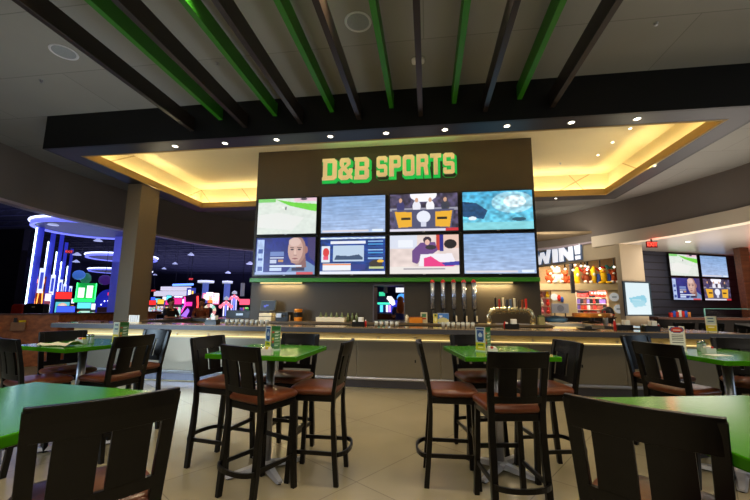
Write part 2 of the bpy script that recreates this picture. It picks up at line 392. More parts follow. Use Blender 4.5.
for nm, b in (('front', (x0-.1, x1+.1, y0-.12, y0-.10)), ('back', (x0-.1, x1+.1, y1+.10, y1+.12)), ('left', (x0-.12, x0-.10, y0-.1, y1+.1)), ('right', (x1+.10, x1+.12, y0-.1, y1+.1))):
    o = MB().box(*b, ZS+.07, ZS+.10).build('led_strip', COVELED)
    tag(o, f'warm led tape hidden in the {nm} edge of the glowing ceiling cove', 'light strip')

for a_, b_, tgt, L_ in (((-1.13, y0-.15), 0, (-1.13, 8.6), 12), ((-1.13, y1+.15), 0, (-1.13, 8.4), 12), ((x0-.15, 8.54), 1, (-2, 8.54), 4), ((x1+.15, 8.54), 1, (1, 8.54), 4)):
    area('cove_lamp', (*a_, ZS+.11), L_ if not b_ else .08, 30 if not b_ else 13, (1, .86, .54), (*tgt, ZC+1.0), sy=.08 if not b_ else L_)
# pillar standing at the back left of the bar
o = MB().box(-7.72, -7.32, 8.2, 8.85, 0, ZS).build('column', M('pillar_paint', (120, 106, 86), .65, noise=.03, nscale=1)); o.name = 'wall_pillar'; struct(o)
# room walls
DARKW = M('arcade_dark_wall', (50, 48, 76), .8, noise=.2)
struct(MB().box(-48, 16, 59.8, 60, 0, 7).build('wall_arcade_far', DARKW))
struct(MB().box(-48.2, -48, -5, 60, 0, 7).build('wall_arcade_left', DARKW))
struct(MB().box(-48, 16, -5.2, -5, 0, 7).build('wall_behind', M('rear_wall', (120, 112, 100), .7, noise=.05)))
struct(MB().box(16, 16.2, -5, 60, 0, 7).build('wall_right', M('right_wall', (60, 50, 46), .8, noise=.05)))
# arcade open ceiling: deck plus bar joists
JO = M('joist_paint', (60, 60, 84), .7, noise=.2)
mb = MB(); 
for i in range(48):
    y = -3+i*1.25
    mb.box(-47, -8.6 if y < 18 else 15, y, y+.06, 6.7, 6.78)
    if y > 0 and i % 2 == 0:
        for k in range(26):
            xx = -44+k*1.4
            if xx < -9.6 or y > 19: mb.bar([(xx, y, 6.4), (xx+.7, y, 6.72), (xx+1.4, y, 6.4)], .03)
        mb.box(-47, -9.6 if y < 18 else 15, y, y+.05, 6.36, 6.42)
o = mb.build('ceiling_joists', JO); struct(o)
struct(MB().box(-48, -8, -5, 60, 7, 7.1).box(-8, 16, 18.5, 60, 7, 7.1).build('ceiling_arcade', M('arcade_ceiling', (34, 34, 52), .9, noise=.2)))
# main room ceiling outside the bulkhead on the right
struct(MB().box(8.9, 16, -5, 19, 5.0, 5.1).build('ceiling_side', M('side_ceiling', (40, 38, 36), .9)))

# half wall left of the bar (wood)
HW = wood_mat('half_wall_wood', (160, 90, 48), .4, 2)
pts = [(-11.9, 5.5), (-9.05, 8.0), (-9.0, 11.5)]
mb = MB()
for a, b in zip(pts, pts[1:]):
    L = math.hypot(b[0]-a[0], b[1]-a[1]); r = math.atan2(b[1]-a[1], b[0]-a[0])
    mb.box(a[0], a[0]+L, a[1], a[1]+.14, 0, 1.2, r, a)
o = mb.build('wall_low_wood', HW); struct(o)
mb = MB()
for a, b in zip(pts, pts[1:]):
    L = math.hypot(b[0]-a[0], b[1]-a[1]); r = math.atan2(b[1]-a[1], b[0]-a[0])
    mb.box(a[0]-.02, a[0]+L+.02, a[1]-.03, a[1]+.17, 1.2, 1.24, r, a)
struct(mb.build('trim_3', wood_mat('half_wall_cap', (92, 52, 30), .35, 2)))

# ================================================================== BAR TOWER
TY = 8.2
p = lambda x, y: at(x, y, TY)
tx0, tx1 = p(259, 151).x, p(531, 137).x
ox0, ox1, oz0, oz1 = p(373, 300).x, p(405, 300).x, p(389, 322).z, p(389, 284.5).z
mb = MB(); d0, d1 = TY, TY+.55
mb.box(tx0, ox0, d0, d1, 0, ZC).box(ox1, tx1, d0, d1, 0, ZC).box(ox0, ox1, d0, d1, oz1, ZC).box(ox0, ox1, d0, d1, 0, oz0)
tower = thing('bar_tower', 'tall dark brown centre wall of the bar carrying eight televisions', 'wall unit', (0, 0, 0))
mb.build('wall_panel', TOWERPAINT, tower)
# pass-through frame
fr = MB(); e = .025
fr.box(ox0, ox0+e, d0-.02, d1, oz0, oz1).box(ox1-e, ox1, d0-.02, d1, oz0, oz1).box(ox0, ox1, d0-.02, d1, oz1-e, oz1).box(ox0, ox1, d0-.03, d1, oz0, oz0+e)
fr.build('opening_frame', M('opening_trim', (110, 105, 112), .35, .6, noise=.03), tower)
gz = p(300, 280.5).z
MB().box(tx0+.03, tx1-.03, d0-.16, d0, gz-.045, gz+.045).build('green_shelf', M('green_trim', (52, 130, 22), .4, noise=.04), tower, bevel=.006)
for k, (a, b) in enumerate(((262, 303), (474, 512))):
    xa, xb = p(a, 285).x, p(b, 285).x
    o = MB().box(xa, xb, d0-.10, d0-.06, gz-.075, gz-.048).build('under_shelf_lamp', LEDWARM)
    tag(o, 'warm lamp bar under the green shelf above the '+('till' if k == 0 else 'beer taps'), 'lamp')
    area('shelf_glow', ((xa+xb)/2, d0-.09, gz-.09), xb-xa, 9.0, (1, .78, .38), ((xa+xb)/2, d0-.02, 1.2), sy=.03)

# D&B SPORTS sign: blocky chamfered letters
def ch(w, h, c):  # chamfered rectangle outline
    return [(c, 0), (w-c, 0), (w, c), (w, h-c), (w-c, h), (c, h), (0, h-c), (0, c)]
def shift(lp, dx, dy): return [(x+dx, y+dy) for x, y in lp]
def glyph(c, w, h):
    s = w*.30; k = w*.17; t = h*.19; m = h/2
    inner = lambda x0, y0, x1, y1, q: [(x0+q, y0), (x1-q, y0), (x1, y0+q), (x1, y1-q), (x1-q, y1), (x0+q, y1), (x0, y1-q), (x0, y0+q)]
    if c == 'D': return [[(0, 0), (w-k, 0), (w, k), (w, h-k), (w-k, h), (0, h), (0, h-t*.7), (s*.18, h-t*.7), (s*.18, t*.7), (0, t*.7)], [(s*1.1, t), (w-s-k*.2, t), (w-s, t+k*.4), (w-s, h-t-k*.4), (w-s-k*.2, h-t), (s*1.1, h-t)]]
    if c == 'B': return [[(0, 0), (w-k, 0), (w, k), (w, m-k*.7), (w-k*.6, m), (w, m+k*.7), (w, h-k), (w-k, h), (0, h), (0, h-t*.7), (s*.18, h-t*.7), (s*.18, t*.7), (0, t*.7)],
        [(s*1.1, t), (w-s, t), (w-s, m-t*.45), (s*1.1, m-t*.45)], [(s*1.1, m+t*.45), (w-s, m+t*.45), (w-s, h-t), (s*1.1, h-t)]]
    if c == 'P': return [[(0, 0), (s*1.35, 0), (s*1.35, m-t*.5), (w-k, m-t*.5), (w, m-t*.5+k), (w, h-k), (w-k, h), (0, h)], [(s*1.25, m+t*.5), (w-s, m+t*.5), (w-s, h-t), (s*1.25, h-t)]]
    if c == 'R': return [[(0, 0), (s*1.2, 0), (s*1.2, m-t*.5), (w-s*1.3, m-t*.5), (w-s*1.05, 0), (w+.02*w, 0), (w-s*.25, m-t*.1), (w, m+k*.7), (w, h-k), (w-k, h), (0, h)], [(s*1.2, m+t*.5), (w-s, m+t*.5), (w-s, h-t), (s*1.2, h-t)]]
    if c == 'O': return [ch(w, h, k), inner(s, t, w-s, h-t, k*.4)]
    if c == 'T': return [[(w/2-s*.62, 0), (w/2+s*.62, 0), (w/2+s*.62, h-t), (w, h-t), (w, h), (0, h), (0, h-t), (w/2-s*.62, h-t)]]
    if c == 'S': return [[(k, 0), (w-k, 0), (w, k), (w, m-k*.1), (w-k, m+t*.5), (s, m+t*.5), (s, h-t), (w-s, h-t), (w-s, h-t*1.55), (w, h-t*1.55), (w, h-k), (w-k, h), (k, h), (0, h-k), (0, m+k*.1), (k, m-t*.5), (w-s, m-t*.5), (w-s, t), (s, t), (s, t*1.55), (0, t*1.55), (0, k)]]
    if c == '&': return [[(k, 0), (w*.62, 0), (w*.78, h*.08), (w, h*.0), (w, h*.16), (w*.9, h*.24), (w, h*.36), (w, h*.5), (w*.74, h*.5), (w*.74, h*.42), (w*.55, h*.56), (w*.86, h*.72), (w*.86, h-k), (w*.86-k*.8, h), (k*1.1, h), (w*.08, h-k), (w*.08, h*.66), (w*.2, h*.55), (0, h*.42), (0, k)],
        [(s, t), (w*.55, t), (w*.62, h*.24), (w*.34, h*.44), (s, h*.38)], [(s*1.2, h*.66), (w*.36, h*.6), (w*.58, h*.72), (w*.58, h-t), (s*1.2, h-t)]]
    if c == 'W': return [[(0, h), (w*.17, 0), (w*.38, 0), (w*.5, h*.5), (w*.62, 0), (w*.83, 0), (w, h), (w*.79, h), (w*.71, h*.42), (w*.6, h*.85), (w*.4, h*.85), (w*.29, h*.42), (w*.21, h)]]
    if c == 'I': return [[(0, 0), (w, 0), (w, h), (0, h)]]
    if c == 'N': return [[(0, 0), (w*.3, 0), (w*.3, h*.5), (w*.68, 0), (w, 0), (w, h), (w*.7, h), (w*.7, h*.5), (w*.32, h), (0, h)]]
    if c == '!': return [[(w*.1, h*.34), (w*.9, h*.34), (w, h), (0, h)], [(w*.08, 0), (w*.92, 0), (w*.92, h*.24), (w*.08, h*.24)]]
LETF = M('sign_face_cream', (226, 205, 160), .5, emit=(230, 190, 140), es=.16, noise=.02)
LETG = M('sign_green_glow', (10, 120, 50), .5, emit=(0, 185, 72), es=.42, noise=0)
def sign_word(root, chars, xa, za, xb, zb, ha, hb, gap=.1):
    'letters between two base points, height going from ha to hb'
    wt = {'&': .95, 'W': 1.5, 'I': .42, '!': .42, 'R': 1.0, 'T': .92, 'S': .93}
    ws = [wt.get(c, 1) for c in chars]; tot = sum(ws)+gap*(len(chars)-1); u = (xb-xa)/tot; x = 0
    for c, q in zip(chars, ws):
        t = x/tot; h = ha+(hb-ha)*t; z = za+(zb-za)*t; lp = glyph(c, q*u, h)
        bk = outline_mesh('letter', lp[:1] if c != '!' else lp, LETG, .012, root, (xa+x*u+.022, TY-.03, z-.034), grow=.034)
        outline_mesh('letter_face', lp, LETF, .02, bk, (-.022, .034, .05)).rotation_euler = (0, 0, 0)
        x += q+gap
sign = thing('bar_sign', 'green glowing D&B SPORTS letter sign on the dark wall above the televisions', 'sign', (0, 0, 0))
a0 = p(323, 182); a1 = p(371, 182.5); b0 = p(376, 179.5); b1 = p(456, 176)
sign_word(sign, 'D&B', p(323, 182).x, 4.44, p(369.5, 180).x, 4.42, .53, .55, .12)
sign_word(sign, 'SPORTS', p(377, 178).x, 4.47, p(454.5, 176).x, 4.47, .50, .50, .16)
area('sign_glow', ((tx0+tx1)/2-.0, TY-.35, 5.05), 3.0, .8, (.2, 1, .35), ((tx0+tx1)/2, TY+.0, 5.3), sy=.05)

# ------------------------------------------------------------------ TELEVISION PICTURES
def pic_ball():
    c = Canvas(64, 36, (208, 222, 210)).noise(.04, 3, 6, 4)
    c.rect(0, .0, .3, .1, (120, 200, 110)).poly([(.3, .02), (.62, .12), (1, .18), (1, .38), (.7, .33), (.45, .14)], (110, 205, 70)).rect(.62, 0, 1, .1, (225, 190, 205))
    c.poly([(0, .1), (.4, .15), (1, .4), (1, 1), (0, 1)], (214, 222, 214)).noise(.03, 5, 3, 2)
    c.ell(.48, .28, .012, .05, (50, 55, 70)).ell(.43, .26, .01, .035, (240, 240, 240)).ell(.78, .03, .06, .03, (60, 60, 80))
    c.poly([(0, .45), (.35, .4), (.8, .55), (.6, .9), (0, .8)], (224, 226, 222)); return c
def pic_blue(seed=2):
    c = Canvas(64, 36).grad((125, 160, 205), (165, 185, 220)).noise(.10, seed, 9, 1).noise(.05, seed+3, 3, 2)
    c.rect(.02, .93, .75, .97, (215, 210, 215)).rect(.80, .92, .97, .97, (225, 235, 245)); return c
def pic_desk():
    c = Canvas(72, 40, (70, 64, 90)).noise(.5, 8, 3, 3); c.ell(.5, .02, .2, .2, (240, 240, 250)); c.rect(0, .38, 1, .46, (150, 150, 165))
    for x, s in ((.16, (60, 60, 110)), (.4, (225, 225, 235)), (.6, (235, 235, 240)), (.82, (55, 60, 75))):
        c.ell(x, .34, .06, .16, s); c.ell(x, .17, .025, .06, (205, 160, 130))
    c.poly([(.03, .42), (.95, .42), (.9, .92), (.1, .92)], (78, 80, 110)).poly([(.07, .47), (.33, .49), (.33, .88), (.13, .9)], (228, 170, 50)).poly([(.67, .49), (.92, .47), (.88, .9), (.67, .88)], (228, 170, 50))
    c.rect(.17, .63, .31, .7, (40, 36, 30)).rect(.7, .63, .84, .7, (40, 36, 30)).ell(.5, .62, .1, .16, (225, 228, 240)).rect(.46, .75, .54, .88, (205, 208, 225)).rect(0, .93, .85, 1, (215, 210, 225)).rect(.82, .92, 1, 1, (200, 50, 60)); return c
def pic_stadium():
    c = Canvas(64, 36).grad((70, 165, 205), (110, 200, 225)).noise(.12, 4, 4, 3)
    c.ell(.72, .3, .3, .28, (190, 228, 240), .7).ell(.75, .28, .16, .16, (228, 244, 250), .8).poly([(0, .25), (.2, .3), (.36, .5), (.3, .72), (0, .65)], (30, 70, 110)).noise(.25, 9, 3, 2)
    c.rect(0, .8, 1, 1, (130, 205, 215)).ell(.8, .74, .1, .05, (50, 90, 110)).noise(.06, 10, 4, 2).ell(.14, .7, .06, .05, (225, 235, 240)); return c
def pic_face():
    c = Canvas(72, 40, (36, 44, 125)).noise(.12, 2, 12, 9).rect(.02, .04, .14, 1, (170, 190, 228)).noise(.1, 5, 2, 3)
    c.rect(.04, .3, .12, .42, (60, 80, 150)).rect(.04, .55, .12, .62, (60, 80, 150)).rect(.04, .78, .12, .9, (60, 80, 150))
    c.poly([(.50, 1), (.6, .8), (.72, .78), (.84, .62), (1, .78), (1, 1)], (112, 140, 178)).poly([(.86, 0), (1, 0), (1, .7), (.9, .5)], (66, 56, 104))
    c.poly([(.66, .55), (.84, .5), (.86, .8), (.70, .92)], (134, 96, 92)).ell(.695, .34, .15, .38, (160, 122, 112)).ell(.67, .33, .125, .34, (196, 160, 148)).ell(.655, .12, .10, .12, (212, 182, 172)).ell(.85, .34, .028, .10, (158, 112, 102))
    c.rect(.58, .265, .645, .285, (92, 66, 64)).rect(.70, .265, .775, .285, (92, 66, 64)).ell(.615, .325, .028, .022, (60, 46, 54)).ell(.735, .325, .028, .022, (60, 46, 54)).poly([(.655, .3), (.675, .3), (.69, .47), (.645, .48)], (216, 184, 170)).rect(.645, .47, .695, .49, (140, 100, 96)).ell(.668, .575, .05, .018, (138, 82, 84)).ell(.668, .66, .07, .035, (176, 138, 126))
    c.rect(.25, .38, .48, .50, (110, 130, 185)).rect(.25, .53, .48, .57, (200, 205, 225)).rect(.25, .60, .36, .7, (190, 198, 222)).rect(.39, .60, .47, .66, (190, 140, 90)).rect(.25, .75, .78, .79, (215, 225, 240)).rect(.25, .82, .45, .9, (190, 205, 235)).rect(.62, .82, .83, .9, (44, 44, 74)).rect(.0, .94, .7, 1, (160, 175, 215)).rect(.7, .93, .97, 1, (200, 80, 90)); return c
def pic_news():
    c = Canvas(72, 40, (28, 60, 130)).noise(.2, 5, 5, 3).rect(.0, .02, 1, .07, (200, 220, 240)).noise(.2, 6, 3, 1)
    c.rect(.16, .12, .70, .2, (225, 228, 238)).rect(.2, .24, .68, .66, (180, 200, 222)).poly([(.22, .62), (.25, .5), (.45, .52), (.6, .48), (.66, .56), (.66, .62)], (60, 80, 110))
    c.rect(.02, .25, .15, .68, (215, 225, 235)).ell(.09, .42, .05, .12, (210, 60, 60)).rect(.05, .52, .13, .62, (225, 80, 110)).rect(.04, .72, .48, .9, (228, 230, 235)).rect(.04, .73, .48, .76, (230, 130, 80)).rect(.5, .74, .7, .88, (50, 60, 130)).rect(.0, .92, 1, 1, (225, 228, 240))
    for k in range(7): c.rect(.74, .12+k*.075, .97, .155+k*.075, [(140, 180, 225), (70, 150, 210), (40, 80, 150)][k % 3])
    c.ell(.86, .73, .1, .1, (60, 55, 50)).ell(.93, .66, .05, .04, (230, 180, 60)).rect(.76, .8, .98, .86, (190, 200, 140)); return c
def pic_store():
    c = Canvas(72, 40, (222, 205, 200)).noise(.06, 6, 5, 4).rect(0, 0, .4, .35, (210, 215, 230)).rect(.12, .12, .34, .32, (228, 232, 240)).rect(.68, 0, .76, .4, (190, 60, 50)).rect(.73, 0, .78, .42, (40, 40, 130)).rect(.78, 0, 1, .35, (225, 190, 175)).ell(.88, .24, .09, .12, (30, 26, 30))
    c.poly([(.33, .4), (.45, .2), (.66, .18), (.7, .4), (.62, .5), (.5, .5), (.4, .75), (.33, .7)], (105, 70, 130)).ell(.55, .13, .06, .09, (60, 45, 60)).ell(.55, .19, .035, .07, (225, 180, 165)).ell(.6, .32, .08, .06, (50, 45, 55))
    c.poly([(.45, .5), (.9, .48), (.95, .7), (.6, .82), (.42, .8)], (232, 228, 235)).poly([(.5, .6), (.6, .55), (.72, .7), (1, .74), (.9, .82), (.5, .82)], (225, 60, 130)).poly([(.75, .72), (1, .68), (1, .78), (.8, .8)], (60, 60, 160)).rect(0, .82, 1, 1, (226, 220, 215)).rect(.2, .86, .8, .89, (150, 145, 155)); return c
BEZ = M('tv_bezel', (10, 10, 12), .3, noise=0)
def television(label, x0, x1, z0, z1, Y, canvas, group, rz=0, loc=None):
    W, Hh = x1-x0, z1-z0
    t = thing('television', label, 'television', loc or ((x0+x1)/2, Y, z0), rz, group)
    b = .022; mb = MB(); mb.box(-W/2, W/2, .008, .06, 0, Hh); mb.box(-W/2, W/2, -.008, .008, 0, b+.012).box(-W/2, W/2, -.008, .008, Hh-b, Hh).box(-W/2, -W/2+b, -.008, .008, b, Hh-b).box(W/2-b, W/2, -.008, .008, b, Hh-b)
    mb.build('bezel', BEZ, t, bevel=.003)
    canvas.mesh('screen', W-2*b, Hh-2*b-.012, SCREEN, t, (0, .004, Hh/2+.006))
    lg = MB().box(-.03, .03, -.0095, -.008, .010, .022).build('maker_mark', STEEL, t)
    MB().box(-.2, .2, .06, .10, Hh*.3, Hh*.7).build('wall_bracket', BLACKMATTE, t)
    return t
tvx = [(255.5, 317), (319.5, 386.5), (388.5, 460), (462, 536)]
TVY = TY-.10
pics = [[pic_ball(), pic_blue(), pic_desk(), pic_stadium()], [pic_face(), pic_news(), pic_store(), pic_blue(7)]]
lab = [['television showing a pale green ball field, upper row end by the pillar side', 'television showing a plain hazy blue picture, upper row beside the green field', 'television showing four presenters at a yellow panelled studio desk', 'television showing a bright turquoise stadium picture'],
       ['television showing the large face of a man on a dark blue ground', 'television showing a news page with a red figure and blue list column', 'television showing a person in purple with a bright pink cloth', 'television showing a hazy blue picture, lower row under the turquoise stadium']]
zt = TY and at(395, 193.5, TVY).z
for k in range(4):
    xa = at(tvx[k][0], 235, TVY).x+.01; xb = at(tvx[k][1], 235, TVY).x-.01
    for r in range(2):
        zb = zt-.93-r*.96
        television(lab[r][k], xa, xb, zb, zb+.925, TVY, pics[r][k], 'televisions on the bar wall')
# TV cluster on the dark right wall
wdir = np.array([.917, .40]); ang = math.atan2(.40, .917); Y0 = 16.5
SHIP = grid_mat('dark_shiplap', (44, 47, 60), (10, 10, 14), 40, .30, .02, .6, 0, 0, .2, 2, bump=.4, vert=True)
A = np.array([8.0, 15.72]); 
o = MB().box(0, 7.2, 0, .2, 0, 3.76).build('wall_shiplap', SHIP, loc=(A[0], A[1], 0), rz=ang); struct(o)
def onwall(s, off): return (A[0]+wdir[0]*s+wdir[1]*off, A[1]+wdir[1]*s-wdir[0]*off)
rl = [['television showing a green ball field on the dark boarded side wall', 'television showing plain pale blue on the dark boarded side wall'], ['television showing a man on dark blue on the dark boarded side wall', 'television showing a yellow studio desk on the dark boarded side wall']]
rp = [[pic_ball(), pic_blue(11)], [pic_face(), pic_desk()]]
for c in range(2):
    for r in range(2):
        s = 1.93+c*1.74+.78
        x, y = onwall(s+.0, .13)
        television(rl[r][c], -.80, .80, 0, .94, 0, rp[r][c], 'televisions on the boarded side wall', ang, (x, y, 2.75-r*.98))

# ================================================================== SLATS
GSL = M('green_slat_paint', (44, 120, 18), .45, noise=.04); BSL = M('dark_slat_paint', (40, 32, 28), .38, noise=.08)
order = ['first', 'second', 'third', 'fourth', 'fifth', 'sixth', 'seventh']
proto = {}
for k in range(13):
    gr = k % 2 == 1; x = -4.45+.542*k+(.075 if gr else .04); z0 = 4.95 if gr else 4.76
    nm = 'ceiling_slat'
    lb = (f'green ceiling beam, {order[k//2]} green one counted from the pillar side' if gr else f'dark brown ceiling beam, {order[k//2]} dark one counted from the pillar side')
    if gr not in proto:
        o = MB().box(-.04, .04, 0, 9.4, 0, (5.20 if gr else 5.03)-z0).build(nm, GSL if gr else BSL, loc=(x, -3.4, z0), bevel=.004)
        proto[gr] = o
    else:
        o = proto[gr].copy(); COL.objects.link(o); o.location = (x, -3.4, z0)
    tag(o, lb, 'ceiling beam', 'green and dark beams under the ceiling')
# ================================================================== CEILING FITTINGS
LENS = M('downlight_lens', (255, 250, 235), .4, emit=(255, 244, 220), es=5, noise=0)
dl = thing('downlight', 'x', 'downlight', (0, 0, 0))
MB().lathe([(.045, -.004), (.062, -.006), (.066, 0), (.045, .001)], seg=20, cap=False).build('trim_ring', WHITEPL, dl)
MB().lathe([(.001, 0), (.045, 0), (.045, .003), (.001, .003)], seg=16).build('lens', LENS, dl)
first = True
dls = [(-4.91, 6.22), (-3.85, 6.22), (-2.79, 6.20), (-1.74, 6.20), (-.70, 6.20), (.35, 6.20), (1.41, 6.20), (2.46, 6.21), (3.49, 6.22)]
for i, (x, y) in enumerate(dls):
    z = ZS-.002
    l = 'small lit downlight in the dark soffit strip over the bar, '+['nearest the pillar side', 'second from the pillar side', 'third from the pillar side', 'fourth from the pillar side', 'middle of nine', 'sixth from the pillar side', 'third from the far end', 'second from the far end', 'last at the far end'][i]
    if first: dl.location = (x, y, z); dl['label'] = l; dl['group'] = 'downlights in the soffit over the bar'; first = False; o = dl
    else: o = dup(dl, (x, y, z), 0, l, 'downlights in the soffit over the bar')
    spot('bar_downlight', (x, y, z-.03), (x, y+.1, 0), 26, WARM, 1.7, .7)
for i, (x, y, z, l) in enumerate([(3.72, 10.85, ZS-.002, 'small lit downlight in the rear soffit strip beside the tower'), (4.30, 8.68, ZC-.032, 'small downlight in the yellow cove ceiling, middle of three'), (4.30, 9.42, ZC-.032, 'small downlight in the yellow cove ceiling, farthest of three'), (4.34, 8.01, ZC-.032, 'small downlight in the yellow cove ceiling, nearest of three')]):
    dup(dl, (x, y, z), 0, l, 'downlights around the glowing cove').scale = (.65, .65, 1)
# dining lamps between the beams (mostly above the frame)
for i, (x, y, pw) in enumerate([(-4.15, 2.2, 70), (-2.45, 3.1, 70), (-.85, 3.25, 90), (.75, 3.2, 70), (2.9, 2.6, 90), (-6.3, 2.6, 50), (5.0, 3.4, 70), (-3, .3, 80), (0.2, .3, 80), (3, .2, 70)]):
    dup(dl, (x, y, ZC-.004), 0, 'ceiling lamp over the dining tables, set between the beams near the '+['left table', 'left centre', 'middle', 'right centre', 'right table', 'far left', 'far right', 'rear left', 'rear middle', 'rear right'][i], 'lamps over the dining tables')
    spot('dining_lamp', (x, y, ZC-.05), (x, y, 0), pw*1.15, NEUT if i % 2 else WARM, 2.4, .5, .08)
sp = thing('ceiling_speaker', 'round white grille speaker in the ceiling left of the beams', 'speaker', (-5.46, 4.35, ZC-.003))
MB().lathe([(.15, 0), (.165, -.012), (.18, -.01), (.185, 0)], seg=28, cap=False).build('trim_ring', M('speaker_rim', (215, 215, 220), .5, noise=0), sp)
MB().lathe([(.001, -.004), (.15, -.006), (.15, 0), (.001, 0)], seg=28).build('grille', M('speaker_grille', (150, 155, 160), .6, noise=.1, nscale=60), sp)
sp2 = dup(sp, az(358, 22, ZC-.003), 0, 'round grille speaker in the ceiling between the middle beams')
cp = az(418, 59, ZC)
o = MB().box(cp.x-.10, cp.x+.10, cp.y-.07, cp.y+.07, ZC-.06, ZC-.001).build('ceiling_sensor', WHITEPL, bevel=.03)
tag(o, 'small white rounded box on the ceiling above a dark beam', 'sensor')
spk = thing('sprinkler', 'tiny sprinkler head in the ceiling near the round speaker', 'sprinkler', (-6.55, 4.92, ZC-.001))
MB().lathe([(.03, 0), (.03, -.006), (.012, -.01), (.010, -.03), (.022, -.033), (.022, -.036), (.001, -.037)], seg=12).build('sprinkler_head', STEEL, spk)
dup(spk, (-3.27, 4.9, ZC-.001), 0, 'tiny sprinkler head in the ceiling between green and dark beams')
dup(spk, (3.11, 4.91, ZC-.001), 0, 'tiny sprinkler head in the open ceiling beyond the last dark beam')
dup(spk, (3.55, 9.85, ZC-.032), 0, 'tiny sprinkler head in the yellow cove ceiling')

# ================================================================== BAR
BAR = thing('bar_counter', 'long bar with thick dark edged top, lit recess and metal front panels', 'bar', (0, 0, 0))
TOPM = M('counter_top', (150, 128, 100), .18, noise=.12, nscale=20, coat=.4)
EDGE = M('counter_edge', (62, 62, 66), .4, noise=.05)
ox = [(-7.55, 6.55), (5.05, 6.55), (4.95, 7.0), (4.35, 8.6), (4.35, 10.6), (-7.1, 10.6), (-7.1, 7.15)]
ZT = 1.10
# top: four runs
def slab(name, m, z0, z1, e=0):
    mb = MB()
    mb.prism([(-7.55-e, 6.55-e), (5.05+e, 6.55-e), (4.85+e, 7.15), (-7.55-e, 7.15)], z0, z1)
    mb.prism([(4.85+e, 7.15), (4.35+e, 8.7), (4.35+e, 10.3), (3.75, 10.3), (3.75, 8.6), (4.2, 7.15)], z0, z1)
    mb.box(-6.9, 3.75, 9.75, 10.3+e, z0, z1); mb.box(-7.2-e, -6.65, 7.15, 10.3, z0, z1)
    return mb.build(name, m, BAR)
slab('edge_band', EDGE, ZT-.095, ZT-.012, .012)
slab('top', TOPM, ZT-.012, ZT)
FY = 6.86
# body
MB().box(-7.35, 4.75, FY, FY+.25, 0, ZT-.095).box(-7.0, -6.8, FY+.25, 10.1, 0, ZT-.095).box(-7.0, 4.1, 9.95, 10.1, 0, ZT-.095).box(3.95, 4.15, 8.6, 10.1, 0, ZT-.095).prism([(4.75, FY+.25), (4.1, 8.6), (3.95, 8.6), (4.5, FY+.25)], 0, ZT-.095).build('body', M('bar_recess_paint', (228, 208, 158), .6, noise=.04), BAR)
PANM = M('metal_panel', (138, 130, 114), .30, .75, noise=.05, nscale=1.2)
npn = 8; px0, px1 = -7.38, 4.78; wpn = (px1-px0)/npn
for k in range(npn):
    a = px0+k*wpn; MB().box(a+.004, a+wpn-.004, FY-.05, FY-.002, .21, .84).build('front_panel', PANM, BAR, bevel=.003)
MB().box(px0, px1, FY-.055, FY-.002, .841, .87).build('ledge', M('ledge_paint', (205, 185, 135), .5, noise=.02), BAR)
MB().box(px0, px1, FY-.06, FY-.002, .155, .205).build('rail_trim', STEEL, BAR, bevel=.004)
MB().box(px0, px1, FY-.03, FY-.002, .02, .15).build('kick_panel', M('kick_metal', (95, 95, 105), .3, .9, noise=.05), BAR)
# foot rail with brackets
MB().tube([(px0, FY-.10, .19), (px1, FY-.10, .19)], .016).build('foot_rail', STEEL, BAR, smooth=True)
for k in range(9):
    MB().box(px0+.3+k*1.44, px0+.33+k*1.44, FY-.11, FY-.05, .17, .20).build('rail_bracket', STEEL, BAR)
MB().box(px0+.02, px1-.02, FY-.045, FY-.02, .871, .879).build('led_strip', M('bar_led', (255, 220, 130), .5, emit=(255, 226, 150), es=.8, noise=0), BAR)
for k in range(18):
    o = MB().xprism([(FY-.03, .872), (FY-.002, .872), (FY-.002, .93)], -.02, .02).build('led_highlight', CREAMPL, BAR, loc=(px0+.35+k*.68, 0, 0))  # cream wedges stand in for the triangular highlights of the LED
for k in range(5):
    MB().box(-.012, .012, FY-.056, FY-.05, 0, .05).build('outlet', BLACK, BAR, loc=(px0+1.55+k*2.8, 0, .48))
# right flank of the bar: lit recess and panel
# back counter in front of the tower
WC = thing('work_counter', 'low work counter running under the dark tower wall', 'counter', (0, 0, 0))
MB().box(tx0, tx1+.1, 7.75, TY, 1.09, 1.13).build('top', M('work_top', (92, 76, 54), .4, noise=.08), WC)
MB().box(tx0, tx1+.1, 7.85, TY, 0, 1.09).build('cabinet', M('work_cabinet', (60, 54, 48), .5, noise=.05), WC)
# glowing inside face of the far counter
o = MB().box(2.2, 3.9, 9.70, 9.74, .91, .95).build('led_strip', LEDWARM); tag(o, 'warm led strip under the inner edge of the far bar counter', 'light strip')
area('inner_bar_glow', (3.2, 9.2, 1.0), 1.6, 6, (1, .82, .5), (3.2, 9.9, 1.05), sy=.1)

